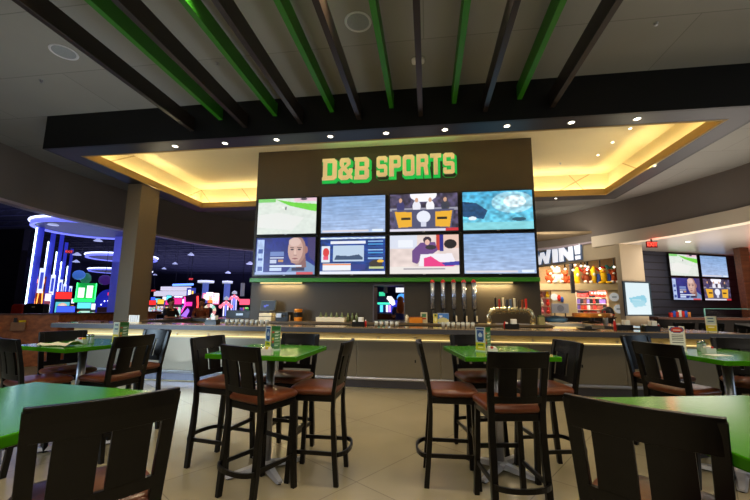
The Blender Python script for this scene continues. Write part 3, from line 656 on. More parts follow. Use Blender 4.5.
# ================================================================== STOOLS
def py(z):
    pts = [(0, -.225), (.35, -.195), (.62, -.18), (.76, -.185), (.95, -.215), (1.16, -.265)]
    for (a, b), (c, d) in zip(pts, pts[1:]):
        if z <= c: return b+(d-b)*(z-a)/(c-a)
    return pts[-1][1]
def make_stool(label):
    t = thing('bar_stool', label, 'bar stool', (0, 0, 0), 0, 'espresso bar stools round the green tables')
    for s in (-1, 1):
        MB().bar([(s*.195, .205, 0), (s*.18, .19, .35), (s*.172, .18, .70)], .040, .042).build('leg', ESPRESSO, t, bevel=.004)
        mb = MB(); zs = [0, .2, .4, .6, .75, .9, 1.04, 1.16]
        rings = []
        for z in zs:
            y = py(z); x = s*(.195 if z < .3 else .19 if z < .8 else .195+.01*(z-.8)/.36); hw = .024 if z > .05 else .019; hd = .021 if z < .6 else .016
            rings.append([(x-hw, y-hd, z), (x+hw, y-hd, z), (x+hw, y+hd, z), (x-hw, y+hd, z)])
        mb._sweep(rings); mb.build('leg', ESPRESSO, t, bevel=.004)
        MB().bar([(s*.185, .19, .25), (s*.19, -.19, .25)], .018, .032).build('stretcher', ESPRESSO, t)
    MB().bar([(-.18, .195, .37), (.18, .195, .37)], .018, .034).build('stretcher', ESPRESSO, t)
    P = [(.19, -.19, .25)]+[(.20*math.cos(a), -.215-.09*math.sin(a), .25) for a in np.linspace(0, PI, 13)]+[(-.19, -.19, .25)]
    MB().bar(P, .018, .034).build('foot_hoop', ESPRESSO, t)
    MB().box(-.19, .19, -.185, .20, .665, .725).build('seat_frame', ESPRESSO, t, bevel=.01)
    # cushion: superellipse stack
    mb = MB(); rings = []
    for z, sc in ((.725, .94), (.735, 1.0), (.757, 1.02), (.775, .96), (.784, .80), (.788, .5), (.789, .05)):
        r = []
        for k in range(32):
            a = 2*PI*k/32; c, q = math.cos(a), math.sin(a); e = .38
            r.append((.222*sc*math.copysign(abs(c)**e, c), .012+.218*sc*math.copysign(abs(q)**e, q), z))
        rings.append(r)
    mb._sweep(rings); mb.build('seat', LEATHER, t, smooth=True)
    bow = lambda x: -.028*(1-(x/.215)**2)
    def panel(xa, xb, za, zb, th=.018):
        mb = MB(); nx = max(2, int((xb-xa)/.03)); nz = max(2, int((zb-za)/.06)); rings = []
        for i in range(nx+1):
            x = xa+(xb-xa)*i/nx; b = bow(x)
            fr = [(x, py(za+(zb-za)*j/nz)+b-th/2, za+(zb-za)*j/nz) for j in range(nz+1)]; bk = [(x, py(za+(zb-za)*j/nz)+b+th/2, za+(zb-za)*j/nz) for j in range(nz, -1, -1)]
            rings.append(fr+bk)
        return mb._sweep(rings)
    panel(-.226, .226, 1.055, 1.172, .03).build('top_rail', ESPRESSO, t, bevel=.003)
    panel(-.18, .18, .80, .848, .02).build('lower_rail', ESPRESSO, t)
    panel(-.143, -.016, .84, 1.06).build('back_slat', ESPRESSO, t); panel(.016, .143, .84, 1.06).build('back_slat', ESPRESSO, t)
    return t
stools = [
 (.85, 1.64, 55, 'near stool with its wide slatted back at the green table corner, photo right foreground'),
 (-1.33, 1.38, 142, 'near stool with its wide slatted back turned to the green table, photo left foreground'),
 (-1.38, 3.05, 66, 'stool with its back to the viewer at the left centre green table'),
 (-1.97, 3.51, -10, 'stool on the pillar side of the left centre green table, facing right'),
 (-1.46, 3.84, -95, 'stool behind the left centre green table, facing the viewer'),
 (-1.00, 3.42, 180, 'stool seen side on at the right end of the left centre green table'),
 (.19, 3.53, 2, 'stool seen side on at the left end of the right centre green table'),
 (.53, 4.19, -77, 'stool behind the right centre green table, facing the viewer'),
 (1.07, 3.77, 193, 'stool at the right end of the right centre green table, facing left'),
 (.60, 3.12, 101, 'stool with its back to the viewer at the right centre green table'),
 (-3.27, 3.54, 171, 'stool on the bar gap side of the table with the crumpled cloth'),
 (-3.50, 4.10, -102, 'stool behind the table with the crumpled cloth, next to the bar front'),
 (-4.02, 3.74, -25, 'stool behind the table with the crumpled cloth, beside the wooden half wall'),
 (-3.76, 3.20, 70, 'stool before the table with the crumpled cloth, cut by the photo edge'),
 (2.33, 3.92, 25, 'stool at the near end of the table with the red and white menu card'),
 (2.53, 4.55, -63, 'stool with a green lit edge behind the table with the red and white menu card'),
 (3.25, 4.35, -110, 'stool at the far corner of the table with the red and white menu card'),
 (3.22, 3.50, 130, 'stool before the table with the red and white menu card, only its seat in view'),
 (.935, 1.22, 97, 'stool peeking in at the lowest right corner of the photo'),
]
st0 = None
for i, (x, y, a, l) in enumerate(stools):
    rz = math.radians(a-90)
    if st0 is None: st0 = make_stool(l); st0.location = (x, y, 0); st0.rotation_euler.z = rz
    else: dup(st0, (x, y, 0), rz, l)
for k, (x, y) in enumerate([(5.45, 9.16), (6.05, 9.17), (6.65, 9.16), (7.25, 9.17), (7.85, 9.16), (8.45, 9.17)]):
    dup(st0, (x, y, 0), math.radians([8, -6, 4, -7, 3, -5][k]), 'dark stool at the brown drink rail behind the bar end, '+['nearest the bar', 'second from the bar', 'third from the bar', 'fourth from the bar', 'fifth from the bar', 'farthest from the bar'][k], 'stools at the brown drink rail')

# ================================================================== TABLES
def make_table(label):
    t = thing('pub_table', label, 'table', (0, 0, 0), 0, 'square green pub tables')
    MB().box(-.42, .42, -.42, .42, 1.028, 1.07).build('tabletop', GREEN, t, bevel=.006)
    MB().box(-.2, .2, -.2, .2, 1.015, 1.027).build('top_plate', BLACK, t)
    MB().tube([(0, 0, .06), (0, 0, 1.015)], .038, 20).build('pole', STEEL, t, smooth=True)
    MB().lathe([(.001, .03), (.07, .03), (.07, .065), (.05, .085), (.001, .09)], seg=20).build('base_hub', STEEL, t, smooth=True)
    for k in range(4):
        a = PI/4+k*PI/2; c, s = math.cos(a), math.sin(a); mb = MB(); rings = []
        for r, wd, zt_, zb in ((.03, .05, .075, .03), (.18, .042, .055, .018), (.34, .032, .036, .012), (.36, .024, .028, .012)):
            rings.append([(c*r-s*wd, s*r+c*wd, zb), (c*r+s*wd, s*r-c*wd, zb), (c*r+s*wd*.6, s*r-c*wd*.6, zt_), (c*r-s*wd*.6, s*r+c*wd*.6, zt_)])
        mb._sweep(rings); ft = mb.build('base_foot', STEEL, t)
        MB().lathe([(.001, 0), (.018, 0), (.018, .012), (.001, .012)], (c*.335, s*.335, 0), 10).build('glide', BLACK, ft)
    return t
tables = [((-1.49, 3.44), -2, 'green table left of the floor gap, menu card standing on it'), ((.65, 3.77), 10.5, 'green table right of the floor gap, round base with spread steel feet'),
          ((-3.70, 3.59), -12, 'green table with a crumpled beige cloth, by the wooden half wall'), ((2.74, 3.93), 9, 'green table with a red and white menu card and glass caddy'),
          ((-1.766, 1.35), -6, 'near green table behind the foreground stool, photo left'), ((1.254, 1.645), 13, 'near green table behind the foreground stool, photo right')]
tb0 = None; TB = []
for (x, y), a, l in tables:
    if tb0 is None: tb0 = make_table(l); tb0.location = (x, y, 0); tb0.rotation_euler.z = math.radians(a); o = tb0
    else: o = dup(tb0, (x, y, 0), math.radians(a), l)
    TB.append(o)

# ================================================================== THINGS ON THE TABLES
TZ = 1.0702
def card_blue():
    c = Canvas(14, 30, (196, 212, 232)); c.rect(.1, .04, .9, .10, (30, 60, 140)).rect(.15, .14, .85, .55, (45, 85, 160)).ell(.5, .34, .2, .1, (200, 215, 240)).rect(.2, .58, .8, .62, (30, 50, 110)).rect(0, .68, 1, 1, (205, 205, 40)).rect(.2, .74, .8, .80, (60, 120, 60)).rect(.25, .86, .75, .9, (240, 240, 200)); return c
def card_list():
    c = Canvas(14, 30, (78, 122, 78)); c.rect(0, 0, 1, .16, (30, 95, 32))
    for k in range(5): c.rect(.12, .22+k*.14, .36, .31+k*.14, [(190, 60, 40), (60, 110, 60), (200, 170, 60), (170, 70, 50), (70, 90, 130)][k]); c.rect(.45, .22+k*.14, .9, .25+k*.14, (170, 185, 165)).rect(.45, .27+k*.14, .8, .29+k*.14, (205, 220, 200))
    return c
def card_white():
    c = Canvas(16, 30, (226, 228, 222)); c.ell(.5, .14, .48, .13, (60, 80, 140)).ell(.5, .14, .40, .10, (200, 60, 40)).rect(.22, .12, .78, .16, (235, 225, 215))
    for k in range(5): c.rect(.14, .34+k*.07, .86, .37+k*.07, (110, 110, 112))
    c.rect(.1, .82, .9, .90, (70, 70, 74)); return c
def card_yellow():
    c = Canvas(14, 30, (214, 216, 210)); c.rect(.1, .05, .9, .5, (180, 200, 190)).rect(.2, .1, .8, .16, (40, 60, 110)).rect(.2, .3, .8, .36, (50, 80, 120)).rect(0, .6, 1, 1, (210, 195, 40)).rect(.2, .7, .8, .75, (240, 240, 220)); return c
HOLD = M('holder_plastic', (190, 205, 200), .15, noise=0)
def tent(label, pos, rz, left, right, w=.10, h=.215):
    t = thing('menu_card_stand', label, 'menu card', pos, rz, 'menu cards on tables and bar')
    MB().prism([(0, -.008), (.078, .07), (.07, .08), (0, .012), (-.07, .08), (-.078, .07)], 0, .012).build('base', HOLD, t)
    for s, cv in ((-1, left), (1, right)):
        a = -s*PI/4
        o = cv.mesh('card', w, h, PRINT, t, (s*w*.354, w*.354, h/2+.012)); o.rotation_euler.z = s*PI/4
        b = MB().box(-w/2-.002, w/2+.002, .001, .004, -h/2, h/2).build('card_backing', CREAMPL, o)
    return t
tent('blue and yellow menu card standing on the left centre green table', (*az(270, 351, TZ)[:2], TZ), .12, card_blue(), card_list())
tent('blue and yellow menu card standing on the right centre green table', (*az(485.5, 352, TZ)[:2], TZ), .1, card_blue(), card_list())
tent('blue and yellow menu card standing beside the crumpled cloth', (*az(117.5, 344, TZ)[:2], TZ), .5, card_yellow(), card_list())
tent('white menu card with a red oval heading on the right hand green table', (*az(687, 353, TZ)[:2], TZ), .55, card_white(), card_yellow(), .12, .235)
tent('yellow footed menu card standing on the far end of the bar top', (at(718, 330, 6.8).x, 6.82, ZT+.001), .1, card_yellow(), card_list(), .13, .24)
def shaker(label, x, y, cap, first=[None]):
    if first[0] is None:
        t = thing('salt_shaker', label, 'shaker', (x, y, TZ), 0, 'glass shakers on the tables')
        MB().lathe([(.001, 0), (.022, 0), (.024, .01), (.020, .06), (.017, .068), (.001, .069)], seg=14).build('glass_body', M('shaker_glass', (200, 215, 210), .08, noise=0, trans=.6), t, smooth=True)
        MB().lathe([(.018, .066), (.019, .085), (.012, .096), (.001, .098)], seg=14).build('cap', CHROME, t, smooth=True)
        first[0] = t; return t
    return dup(first[0], (x, y, TZ), 0, label)
for (px, py_, l) in ((274, 350, 'shaker beside the menu card on the left centre table'), (489, 351, 'shaker beside the menu card on the right centre table'),
                     (88, 343, 'shaker beside the sugar caddy near the crumpled cloth, toward the half wall'), (91.5, 343, 'shaker beside the sugar caddy near the crumpled cloth, toward the pillar'),
                     (700, 351, 'shaker beside the glass caddy on the right hand table, nearest the card'), (704, 350, 'shaker behind the glass caddy on the right hand table')):
    q = az(px, py_, TZ); shaker(l, q.x, q.y, 1)
def caddy(label, x, y, rz, top, m):
    t = thing('sugar_caddy', label, 'caddy', (x, y, TZ), rz)
    mb = MB(); W, D, Hh = .09, .06, .05; mb.box(-W/2, W/2, -D/2, D/2, 0, .004)
    for a in ((-W/2, W/2, -D/2, -D/2+.003), (-W/2, W/2, D/2-.003, D/2), (-W/2, -W/2+.003, -D/2, D/2), (W/2-.003, W/2, -D/2, D/2)): mb.box(*a, 0, Hh)
    mb.build('holder', m, t)
    for k, c in enumerate(top):
        xx = -W/2+.012+k*(W-.02)/len(top)
        MB().box(xx, xx+(W-.026)/len(top)*.8, -D/2+.008, D/2-.008, .005, .066).build('sugar_packets', c, t, bevel=.002)
PINKP = M('pink_paper', (225, 120, 130), .7, noise=.02); YELP = M('yellow_paper', (225, 200, 60), .7, noise=.02)
for l, px, py_, top, m in (('white caddy with a red topped packet row on the right centre table', 492, 354, (WHITEPL, REDPL, WHITEPL), WHITEPL), ('white caddy of packets on the left centre table', 267, 355, (WHITEPL, YELP, WHITEPL), WHITEPL),
                        ('small caddy of coloured sugar packets beside the crumpled cloth', 81, 344, (WHITEPL, PINKP, REDPL, YELP), HOLD), ('frosted glass caddy of packets on the right hand table', 709, 353.5, (WHITEPL, WHITEPL, REDPL), HOLD)):
    q = az(px, py_, TZ); caddy(l, q.x, q.y, .1, top, m)
# crumpled cloth
q = az(57, 346, TZ); mb = MB(); nx, ny = 26, 8; vs = []
rn = np.random.RandomState(3)
for j in range(ny+1):
    for i in range(nx+1):
        u, v = i/nx, j/ny; wd = .05+.075*(u**2); x = -.2+.4*u; y = (v-.5)*2*wd*(.7+.3*math.sin(7*u))
        z = .004+(.012+.02*u)*math.sin(PI*v)*(1+.35*math.sin(13*u+3*v)) + .008*rn.rand()
        vs.append((x, y, max(.002, z)))
mb.add(vs, [(j*(nx+1)+i, j*(nx+1)+i+1, (j+1)*(nx+1)+i+1, (j+1)*(nx+1)+i) for j in range(ny) for i in range(nx)])
cl = mb.build('table_cloth_rag', CLOTH, loc=(q.x, q.y, TZ), rz=.02, smooth=True); md = cl.modifiers.new('s', 'SOLIDIFY'); md.thickness = .003; md.offset = 1
tag(cl, 'crumpled beige cloth lying on the green table by the wooden half wall', 'cloth')
q = az(727, 356.5, TZ); o = MB().box(-.09, .09, -.06, .06, 0, .003).build('paper_sheet', WHITEPL, loc=(q.x-.02, q.y+.08, TZ), rz=.2); tag(o, 'white paper sheet lying on the right hand green table', 'paper')

# ================================================================== THINGS ON THE BAR
BZ = ZT+.0005
def napkin_caddy(label, x, y, rz):
    t = thing('napkin_caddy', label, 'caddy', (x, y, BZ), rz, 'black caddies on the bar')
    mb = MB(); mb.box(-.12, .12, -.07, .07, 0, .008)
    for a in ((-.12, .12, -.07, -.064), (-.12, .12, .064, .07), (-.12, -.114, -.07, .07), (.114, .12, -.07, .07), (-.002, .002, -.064, .064)): mb.box(*a, .008, .09)
    mb.build('tray', BLACK, t); MB().box(-.0, .085, -.055, .055, .009, .17).build('napkin_stack', WHITEPL, t, bevel=.004)
    MB().box(-.105, -.065, -.05, .05, .009, .115).build('packet_row', WHITEPL, t); return t
def bottle(label, x, y, m, capm, h=.17, r=.024, z=BZ, group=None):
    t = thing('squeeze_bottle', label, 'bottle', (x, y, z), 0, group)
    MB().lathe([(.001, 0), (r, 0), (r, h*.62), (r*.55, h*.78), (r*.45, h*.84), (.001, h*.84)], seg=12).build('bottle_body', m, t, smooth=True)
    MB().lathe([(r*.5, h*.84), (r*.5, h*.93), (r*.25, h), (.001, h)], seg=10).build('cap', capm, t); return t
for l, px, py_ in (('black caddy of napkins on the bar near the row of upturned glasses', 213, 326.5), ('black caddy of napkins on the bar under the second television column', 359, 328.5), ('black caddy of napkins on the bar below the arched tap', 511, 330.5), ('black caddy of napkins on the bar in front of the lit menu screen', 649, 331.5), ('black caddy of napkins on the bar beside the lit menu screen, farther back', 628, 329)):
    q = at(px, 328, 6.88); napkin_caddy(l, q.x, 6.85 if px != 628 else 7.02, 0)
KET = M('ketchup_red', (170, 18, 14), .3, noise=.02)
for l, px, m, c in (('red ketchup bottle beside the caddy in front of the menu screen', 656.5, KET, WHITEPL), ('red ketchup bottle beside the caddy under the arched tap', 504.5, KET, REDPL), ('red ketchup bottle beside the second caddy', 366, KET, WHITEPL)):
    bottle(l, at(px, 328, 6.88).x, 6.82, m, c, .13)
bottle('slim red and white bottle standing alone on the bar near the shop', at(617, 328, 6.88).x, 6.95, REDPL, WHITEPL, .19, .022)
GL = M('tumbler_glass', (228, 232, 225), .12, noise=0, trans=.4, ior=1.3)
gl0 = MB().lathe([(.001, .006), (.026, .006), (.028, 0), (.036, .10), (.033, .10), (.025, .012), (.001, .012)], seg=16).build('glass', GL, smooth=True)
k = 0
gpos = [(at(227+5.0*i, 328, 6.88).x, 6.86, 'upturned glass in the long row on the bar', 'row of glasses by the first caddy') for i in range(9)]+[(at(443.5+4.9*i, 328, 6.88).x, 6.88, 'glass in the short row on the bar under the tap tubes', 'row of glasses under the tap tubes') for i in range(7)]+[(at(376+5.2*i, 328, 6.88).x, 6.9, 'small glass on the bar below the wall opening', 'glasses below the wall opening') for i in range(5)]
for i, (x, y, l, g) in enumerate(gpos):
    o = gl0 if i == 0 else gl0.copy()
    if i: COL.objects.link(o)
    o.location = (x, y, BZ); tag(o, l, 'glass', g)
q = at(133, 328, 6.88); t = thing('card_rack', 'white rack of upright cards on the bar by the pillar', 'rack', (q.x, 6.9, BZ))
MB().box(-.13, .13, -.04, .04, 0, .02).build('base', CREAMPL, t)
for i in range(5): MB().box(-.12+i*.05, -.085+i*.05, -.02, .0, .02, .16).build('card', WHITEPL, t, bevel=.001)
q = at(92, 328, 6.88); t = thing('serving_board', 'flat wooden serving board lying on the bar end by the half wall', 'board', (q.x, 6.9, BZ))
MB().box(-.27, .27, -.10, .10, 0, .03).build('board', BROWNWOOD, t, bevel=.008); MB().box(.27, .36, -.02, .02, .006, .024).build('handle', BROWNWOOD, t, bevel=.004)

WZ = 1.1305
def onw(px, Y=8.0): return at(px, 320, Y).x
# till
t = thing('point_of_sale_till', 'till with a tilted dark touch screen on a cream base', 'till', (onw(268), 8.0, WZ))
MB().box(-.17, .13, -.12, .12, 0, .09).box(-.17, .13, -.11, .11, .105, .17).build('base', CREAMPL, t, bevel=.006); MB().box(-.04, .0, .02, .05, .17, .28).build('neck', BLACK, t)
sc = MB().box(-.19, .17, -.02, .02, -.12, .12).build('monitor', M('till_case', (70, 78, 80), .4, noise=.03), t, bevel=.008); sc.location = (0, 0, .34); sc.rotation_euler.x = -.25
cv = Canvas(20, 14, (42, 52, 66)).ell(.3, .6, .12, .1, (90, 100, 230)).ell(.45, .5, .12, .06, (80, 110, 220)); o = cv.mesh('till_screen', .32, .21, attr_mat('dim_screen', .5), sc, (-.01, -.022, 0))
t = thing('coffee_machine', 'dark low machine on the work counter beside the till', 'machine', (onw(284), 8.0, WZ))
MB().box(-.15, .15, -.14, .14, 0, .20).build('body', BLACK, t, bevel=.01); MB().box(-.12, .0, -.17, -.14, .08, .17).build('front_panel', STEEL, t, bevel=.004); MB().tube([(.08, -.14, .14), (.08, -.22, .12)], .014).build('spout', CHROME, t)
t = thing('container_stack', 'stack of orange and black containers near the till', 'container', (onw(298), 8.0, WZ))
for i, (m, z0, z1) in enumerate(((ORANGE, 0, .09), (BLACK, .09, .20), (ORANGE, .20, .27))): MB().lathe([(.001, z0), (.085, z0), (.095, z1-.01), (.085, z1), (.001, z1)], seg=18).build('container', m, t, smooth=False)
bottle('white squat bottle leaning by the orange containers', onw(289), 7.95, CREAMPL, WHITEPL, .2, .045, WZ)
t = thing('cream_bin', 'long cream bin on the work counter holding bottles', 'bin', (onw(332), 7.93, WZ)); W, D = .32, .1
MB().box(-W, W, -D, D, 0, .01).box(-W, W, -D, -D+.01, 0, .10).box(-W, W, D-.01, D, 0, .10).box(-W, -W+.01, -D, D, 0, .10).box(W-.01, W, -D, D, 0, .10).build('bin_body', CREAMPL, t, bevel=.003)
BT = M('pale_green_glass', (130, 140, 95), .15, noise=.05, trans=.3)
b0 = None
for i in range(5):
    x = onw(332)-.24+i*.12
    if b0 is None: b0 = bottle('pale bottle standing in the long cream bin', x, 7.93, BT, BT, .19, .034, WZ+.011, 'bottles in the cream bin')
    else: dup(b0, (x, 7.93, WZ+.011))
for i in range(3): dup(b0, (onw(347)+i*.1, 8.08, WZ), 0, 'pale bottle beside the end of the cream bin', 'bottles beside the cream bin')
for l, px in (('dark equipment case on the far counter seen by the till', 245),):
    t = thing('equipment_case', l, 'case', (onw(243, 7.3), 9.9, BZ+.004)); t.location.x = at(243, 318, 9.95).x
    MB().box(-.42, .42, -.15, .15, 0, .22).build('body', BLACK, t, bevel=.01); MB().box(-.1, .1, -.17, -.15, .08, .14).build('handle', STEEL, t)
t = thing('garnish_box', 'orange brown box beside the wall opening', 'box', (onw(416), 7.98, WZ)); MB().box(-.14, .14, -.09, .09, 0, .12).build('body', ORANGE, t, bevel=.008); MB().box(-.145, .145, -.095, .095, .12, .135).build('lid', BROWNWOOD, t, bevel=.003)
bottle('pale bottle between the wall opening and the orange box', onw(407), 8.0, CREAMPL, BLACK, .2, .04, WZ); 
t = thing('labelled_carton', 'small carton with a green and red label by the orange box', 'carton', (onw(424), 8.02, WZ)); MB().box(-.07, .07, -.05, .05, 0, .22).build('body', CREAMPL, t, bevel=.003); Canvas(8, 12, (200, 190, 150)).rect(.1, .1, .9, .4, (70, 120, 80)).rect(.1, .5, .9, .7, (180, 60, 40)).mesh('printed_label', .12, .2, PRINT, t, (0, -.0515, .11))
t = thing('picture_stand', 'blue picture card on a stand below the tap tubes', 'card', (onw(443), 7.95, WZ)); MB().box(-.12, .12, 0, .01, 0, .21).build('backing', WHITEPL, t)
Canvas(18, 14, (70, 120, 190)).ell(.5, .75, .5, .3, (200, 190, 130)).ell(.3, .3, .15, .1, (230, 235, 240)).mesh('picture', .235, .20, PRINT, t, (0, -.0015, .105)); MB().box(-.1, .1, .01, .07, 0, .008).build('foot', WHITEPL, t)
t = thing('picture_stand', 'narrow yellow card left of the blue picture card', 'card', (onw(435.5), 7.95, WZ)); MB().box(-.05, .05, 0, .01, 0, .2).build('backing', WHITEPL, t); Canvas(8, 14, (220, 200, 90)).rect(.2, .1, .8, .3, (90, 110, 60)).ell(.5, .65, .3, .2, (235, 225, 160)).mesh('picture', .095, .19, PRINT, t, (0, -.0015, .1))
# tubes
TUBE = M('tap_tube_metal', (165, 170, 185), .25, .8, noise=.05)
b0 = None
for i, px in enumerate((432.4, 442.9, 453.5, 463.6, 473.7)):
    q = at(px, 284, 8.0); l = 'tall silver drink tube with black grip under the green shelf, '+['nearest the wall opening', 'second from the wall opening', 'middle one', 'fourth from the wall opening', 'nearest the arched tap'][i]
    if b0 is None:
        t = b0 = thing('drink_tube', l, 'dispenser', (q.x, 8.0, 1.15), 0, 'silver drink tubes under the green shelf')
        MB().tube([(0, 0, .28), (0, 0, .84)], .052, 16).build('tube', TUBE, t, smooth=True); MB().lathe([(.001, .84), (.054, .84), (.042, .88), (.02, .90), (.001, .90)], seg=14).build('top_cap', REDPL, t)
        MB().tube([(0, 0, .02), (0, 0, .28)], [.022, .034], 12).build('grip', BLACK, t, smooth=True); MB().box(.03, .055, -.05, .02, .02, .14).build('spout', CREAMPL, t, bevel=.004)
        MB().box(-.06, .06, -.05, .05, -.02, .02).build('foot', BLACK, t, bevel=.004)
    else: dup(b0, (q.x, 8.0, 1.15), 0, l)
# arched tap tower
BR = M('polished_brass', (215, 202, 165), .22, .9, noise=.04)
qa, qb = at(489, 322, 7.95), at(533, 322, 7.95); xL, xR = qa.x, qb.x; zt_ = at(511, 309.5, 7.95).z-WZ
t = thing('beer_tap_tower', 'arched brass beer tap tower with a row of nine handles', 'beer tap', ((xL+xR)/2, 7.95, WZ)); hw = (xR-xL)/2
pts = [(-hw, 0, 0), (-hw, 0, zt_-.16)]+[(-hw+.16*(1-math.cos(a)), 0, zt_-.16+.16*math.sin(a)) for a in np.linspace(.2, PI/2, 6)]+[(hw-.16*(1-math.cos(a)), 0, zt_-.16+.16*math.sin(a)) for a in np.linspace(PI/2, .2, 6)]+[(hw, 0, zt_-.16), (hw, 0, 0)]
MB().tube(pts, .055, 16).build('arch_pipe', BR, t, smooth=True)
for s in (-1, 1): MB().lathe([(.001, 0), (.075, 0), (.07, .02), (.001, .022)], (s*hw, 0, 0), 18).build('flange', BR, t)
hc = [(25, 22, 20), (150, 40, 35), (225, 205, 170), (40, 44, 60), (70, 90, 120), (205, 195, 170), (60, 50, 40), (130, 60, 30), (190, 40, 30)]
for i in range(9):
    x = -.30+i*.075; hgt = [.22, .19, .22, .18, .19, .21, .17, .18, .20][i]
    MB().tube([(x, -.045, zt_), (x, -.12, zt_-.01), (x, -.13, zt_-.08)], .012, 8).build('faucet', CHROME, t)
    mm = M('tap_handle_%s' % ['black', 'red', 'cream', 'navy', 'slate', 'bone', 'umber', 'copper', 'scarlet'][i], hc[i], .35, noise=.08)
    hd = MB().bar([(x, -.07, zt_+.02), (x, -.07, zt_+.06), (x, -.07, zt_+.02+hgt)], .036, .04).build('tap_handle', mm, t, bevel=.006)
t = thing('drip_tray', 'flat steel drip tray under the arched beer taps', 'tray', ((xL+xR)/2, 7.87, WZ)); MB().box(-hw*.75, hw*.75, -.08, .03, 0, .02).build('tray', STEEL, t, bevel=.003); MB().box(-hw*.72, hw*.72, -.075, .025, .02, .024).build('grate', BLACK, t)
t = thing('glass_rinser', 'short pale bottle crate right of the arched taps', 'crate', (onw(539.5), 7.9, WZ)); MB().box(-.06, .06, -.06, .06, 0, .15).build('body', M('olive_crate', (150, 140, 90), .5, noise=.1), t, bevel=.004); MB().box(-.05, .05, -.05, .05, .15, .19).build('bottle_tops', BT, t)
# far counter things towards the shop
q = at(592, 318, 10.0); t = thing('warming_lamp_tray', 'orange glowing round warmer on the far bar counter', 'warmer', (q.x, 10.0, BZ))
MB().lathe([(.001, 0), (.22, 0), (.24, .02), (.05, .05), (.05, .13), (.001, .13)], seg=20).build('stand', BLACK, t); MB().lathe([(.05, .13), (.42, .14), (.44, .17), (.44, .24), (.001, .25)], seg=28).build('hood', M('copper_hood', (205, 130, 50), .3, .5, noise=.05), t, smooth=False)
MB().ball((0, -.42, .2), (.05, .03, .03)).build('bulb', LEDWARM, t)
q = at(591, 328, 6.88); t = thing('serving_tray', 'round dark serving tray on the bar in front of the shop', 'tray', (q.x, 6.98, BZ)); MB().lathe([(.001, 0), (.10, 0), (.19, .02), (.20, .03), (.17, .022), (.001, .012)], seg=30).build('tray', BLACK, t, smooth=True)
MB().lathe([(.001, .014), (.05, .014), (.06, .055), (.03, .065), (.001, .065)], seg=20).build('ash_bowl', BLACKMATTE, t, smooth=True)
q = at(605, 318, 9.9); bottle('white and red bottle on the far counter beside the orange warmer', q.x, 9.9, WHITEPL, REDPL, .3, .06, BZ)
q = at(556, 318, 9.95); t = thing('blue_bowl', 'dark blue covered dish on the far counter under the shop window', 'dish', (q.x, 9.95, BZ)); MB().lathe([(.001, 0), (.18, 0), (.26, .06), (.27, .10), (.12, .16), (.001, .17)], seg=24).build('dish', M('blue_dish', (30, 60, 90), .4, noise=.05), t, smooth=True)

# ================================================================== PRIZE SHOP
SA, SB, SC = Vector((5.16, 17.45, 0)), Vector((6.88, 14.1, 0)), Vector((7.86, 14.55, 0))
SHOPP = M('shop_wall_paint', (185, 168, 140), .7, noise=.04, nscale=1)
def wallseg(mb, a, b, z0, z1, t=.2, f0=0, f1=1):
    L = (b-a).length; r = math.atan2(b.y-a.y, b.x-a.x); mb.box(a.x+L*f0*1, a.x+L*f1, a.y, a.y+t, z0, z1, r, (a.x, a.y))
zh = 3.28
ext = SA+(SA-SB)*.55
mb = MB(); wallseg(mb, ext, SB, zh, 4.9, f1=.86); wallseg(mb, ext, SB, zh, 4.02, f0=.86); wallseg(mb, SB, SC, 0, 4.02)
struct(mb.build('wall_shop_front', SHOPP))
# interior: floor is shared, back wall with ledge
mb = MB(); mb.box(2.0, 14.0, 21.4, 21.6, 0, 4.4).box(1.8, 2.0, 17.5, 21.6, 0, 4.4); struct(mb.build('wall_shop_back', M('shop_back_paint', (200, 170, 130), .7, noise=.05)))
struct(MB().box(1.8, 14, 14.9, 21.6, 4.3, 4.4).build('ceiling_shop', M('shop_ceiling', (150, 130, 100), .8, noise=.1)))
LY = 19.3
l0, l1 = at(538, 284, LY), at(640, 284, LY); lz = at(580, 283.4, LY).z; lzb = at(580, 290, LY).z
xp = at(572.3, 284, 18.0).x; xq = at(609, 300, LY).x; xl = at(553, 300, LY).x
LEDGE = M('shop_ledge_paint', (225, 202, 158), .6, noise=.03)
mb = MB(); mb.box(l0.x-2, l1.x+1.5, LY, LY+1.2, lzb, lz)
mb.box(at(552, 300, LY).x, at(576, 300, LY).x, LY+.05, LY+.25, 0, lzb).box(xq, l1.x+1.5, LY+.05, LY+.25, 0, lzb)
struct(mb.build('wall_shop_ledge', LEDGE))
struct(MB().box(xp-.07, xp+.07, 17.9, 18.05, 2.1, 4.3).build('wall_shop_post', M('shop_post', (62, 60, 66), .5, noise=.05)))
# ceiling spots of the shop
for i, (px, py_) in enumerate([(552, 267), (557, 267.5), (565, 269), (575, 265), (581, 266), (585, 266), (588, 267), (573, 270), (587, 269.5), (600, 268.5), (614, 267)]):
    q = at(px, py_, 17.0 if i < 8 else 18.2); q.z = min(q.z, 4.1)
    t = thing('track_spot', 'small bright spotlight under the prize shop ceiling', 'spotlight', q, 0, 'spotlights under the prize shop ceiling')
    MB().ball((0, 0, 0), .038, 10, 6).build('bulb', LENS, t); MB().tube([(0, 0, .05), (0, 0, 4.3-q.z)], .03, 8).build('stem', BLACK, t)
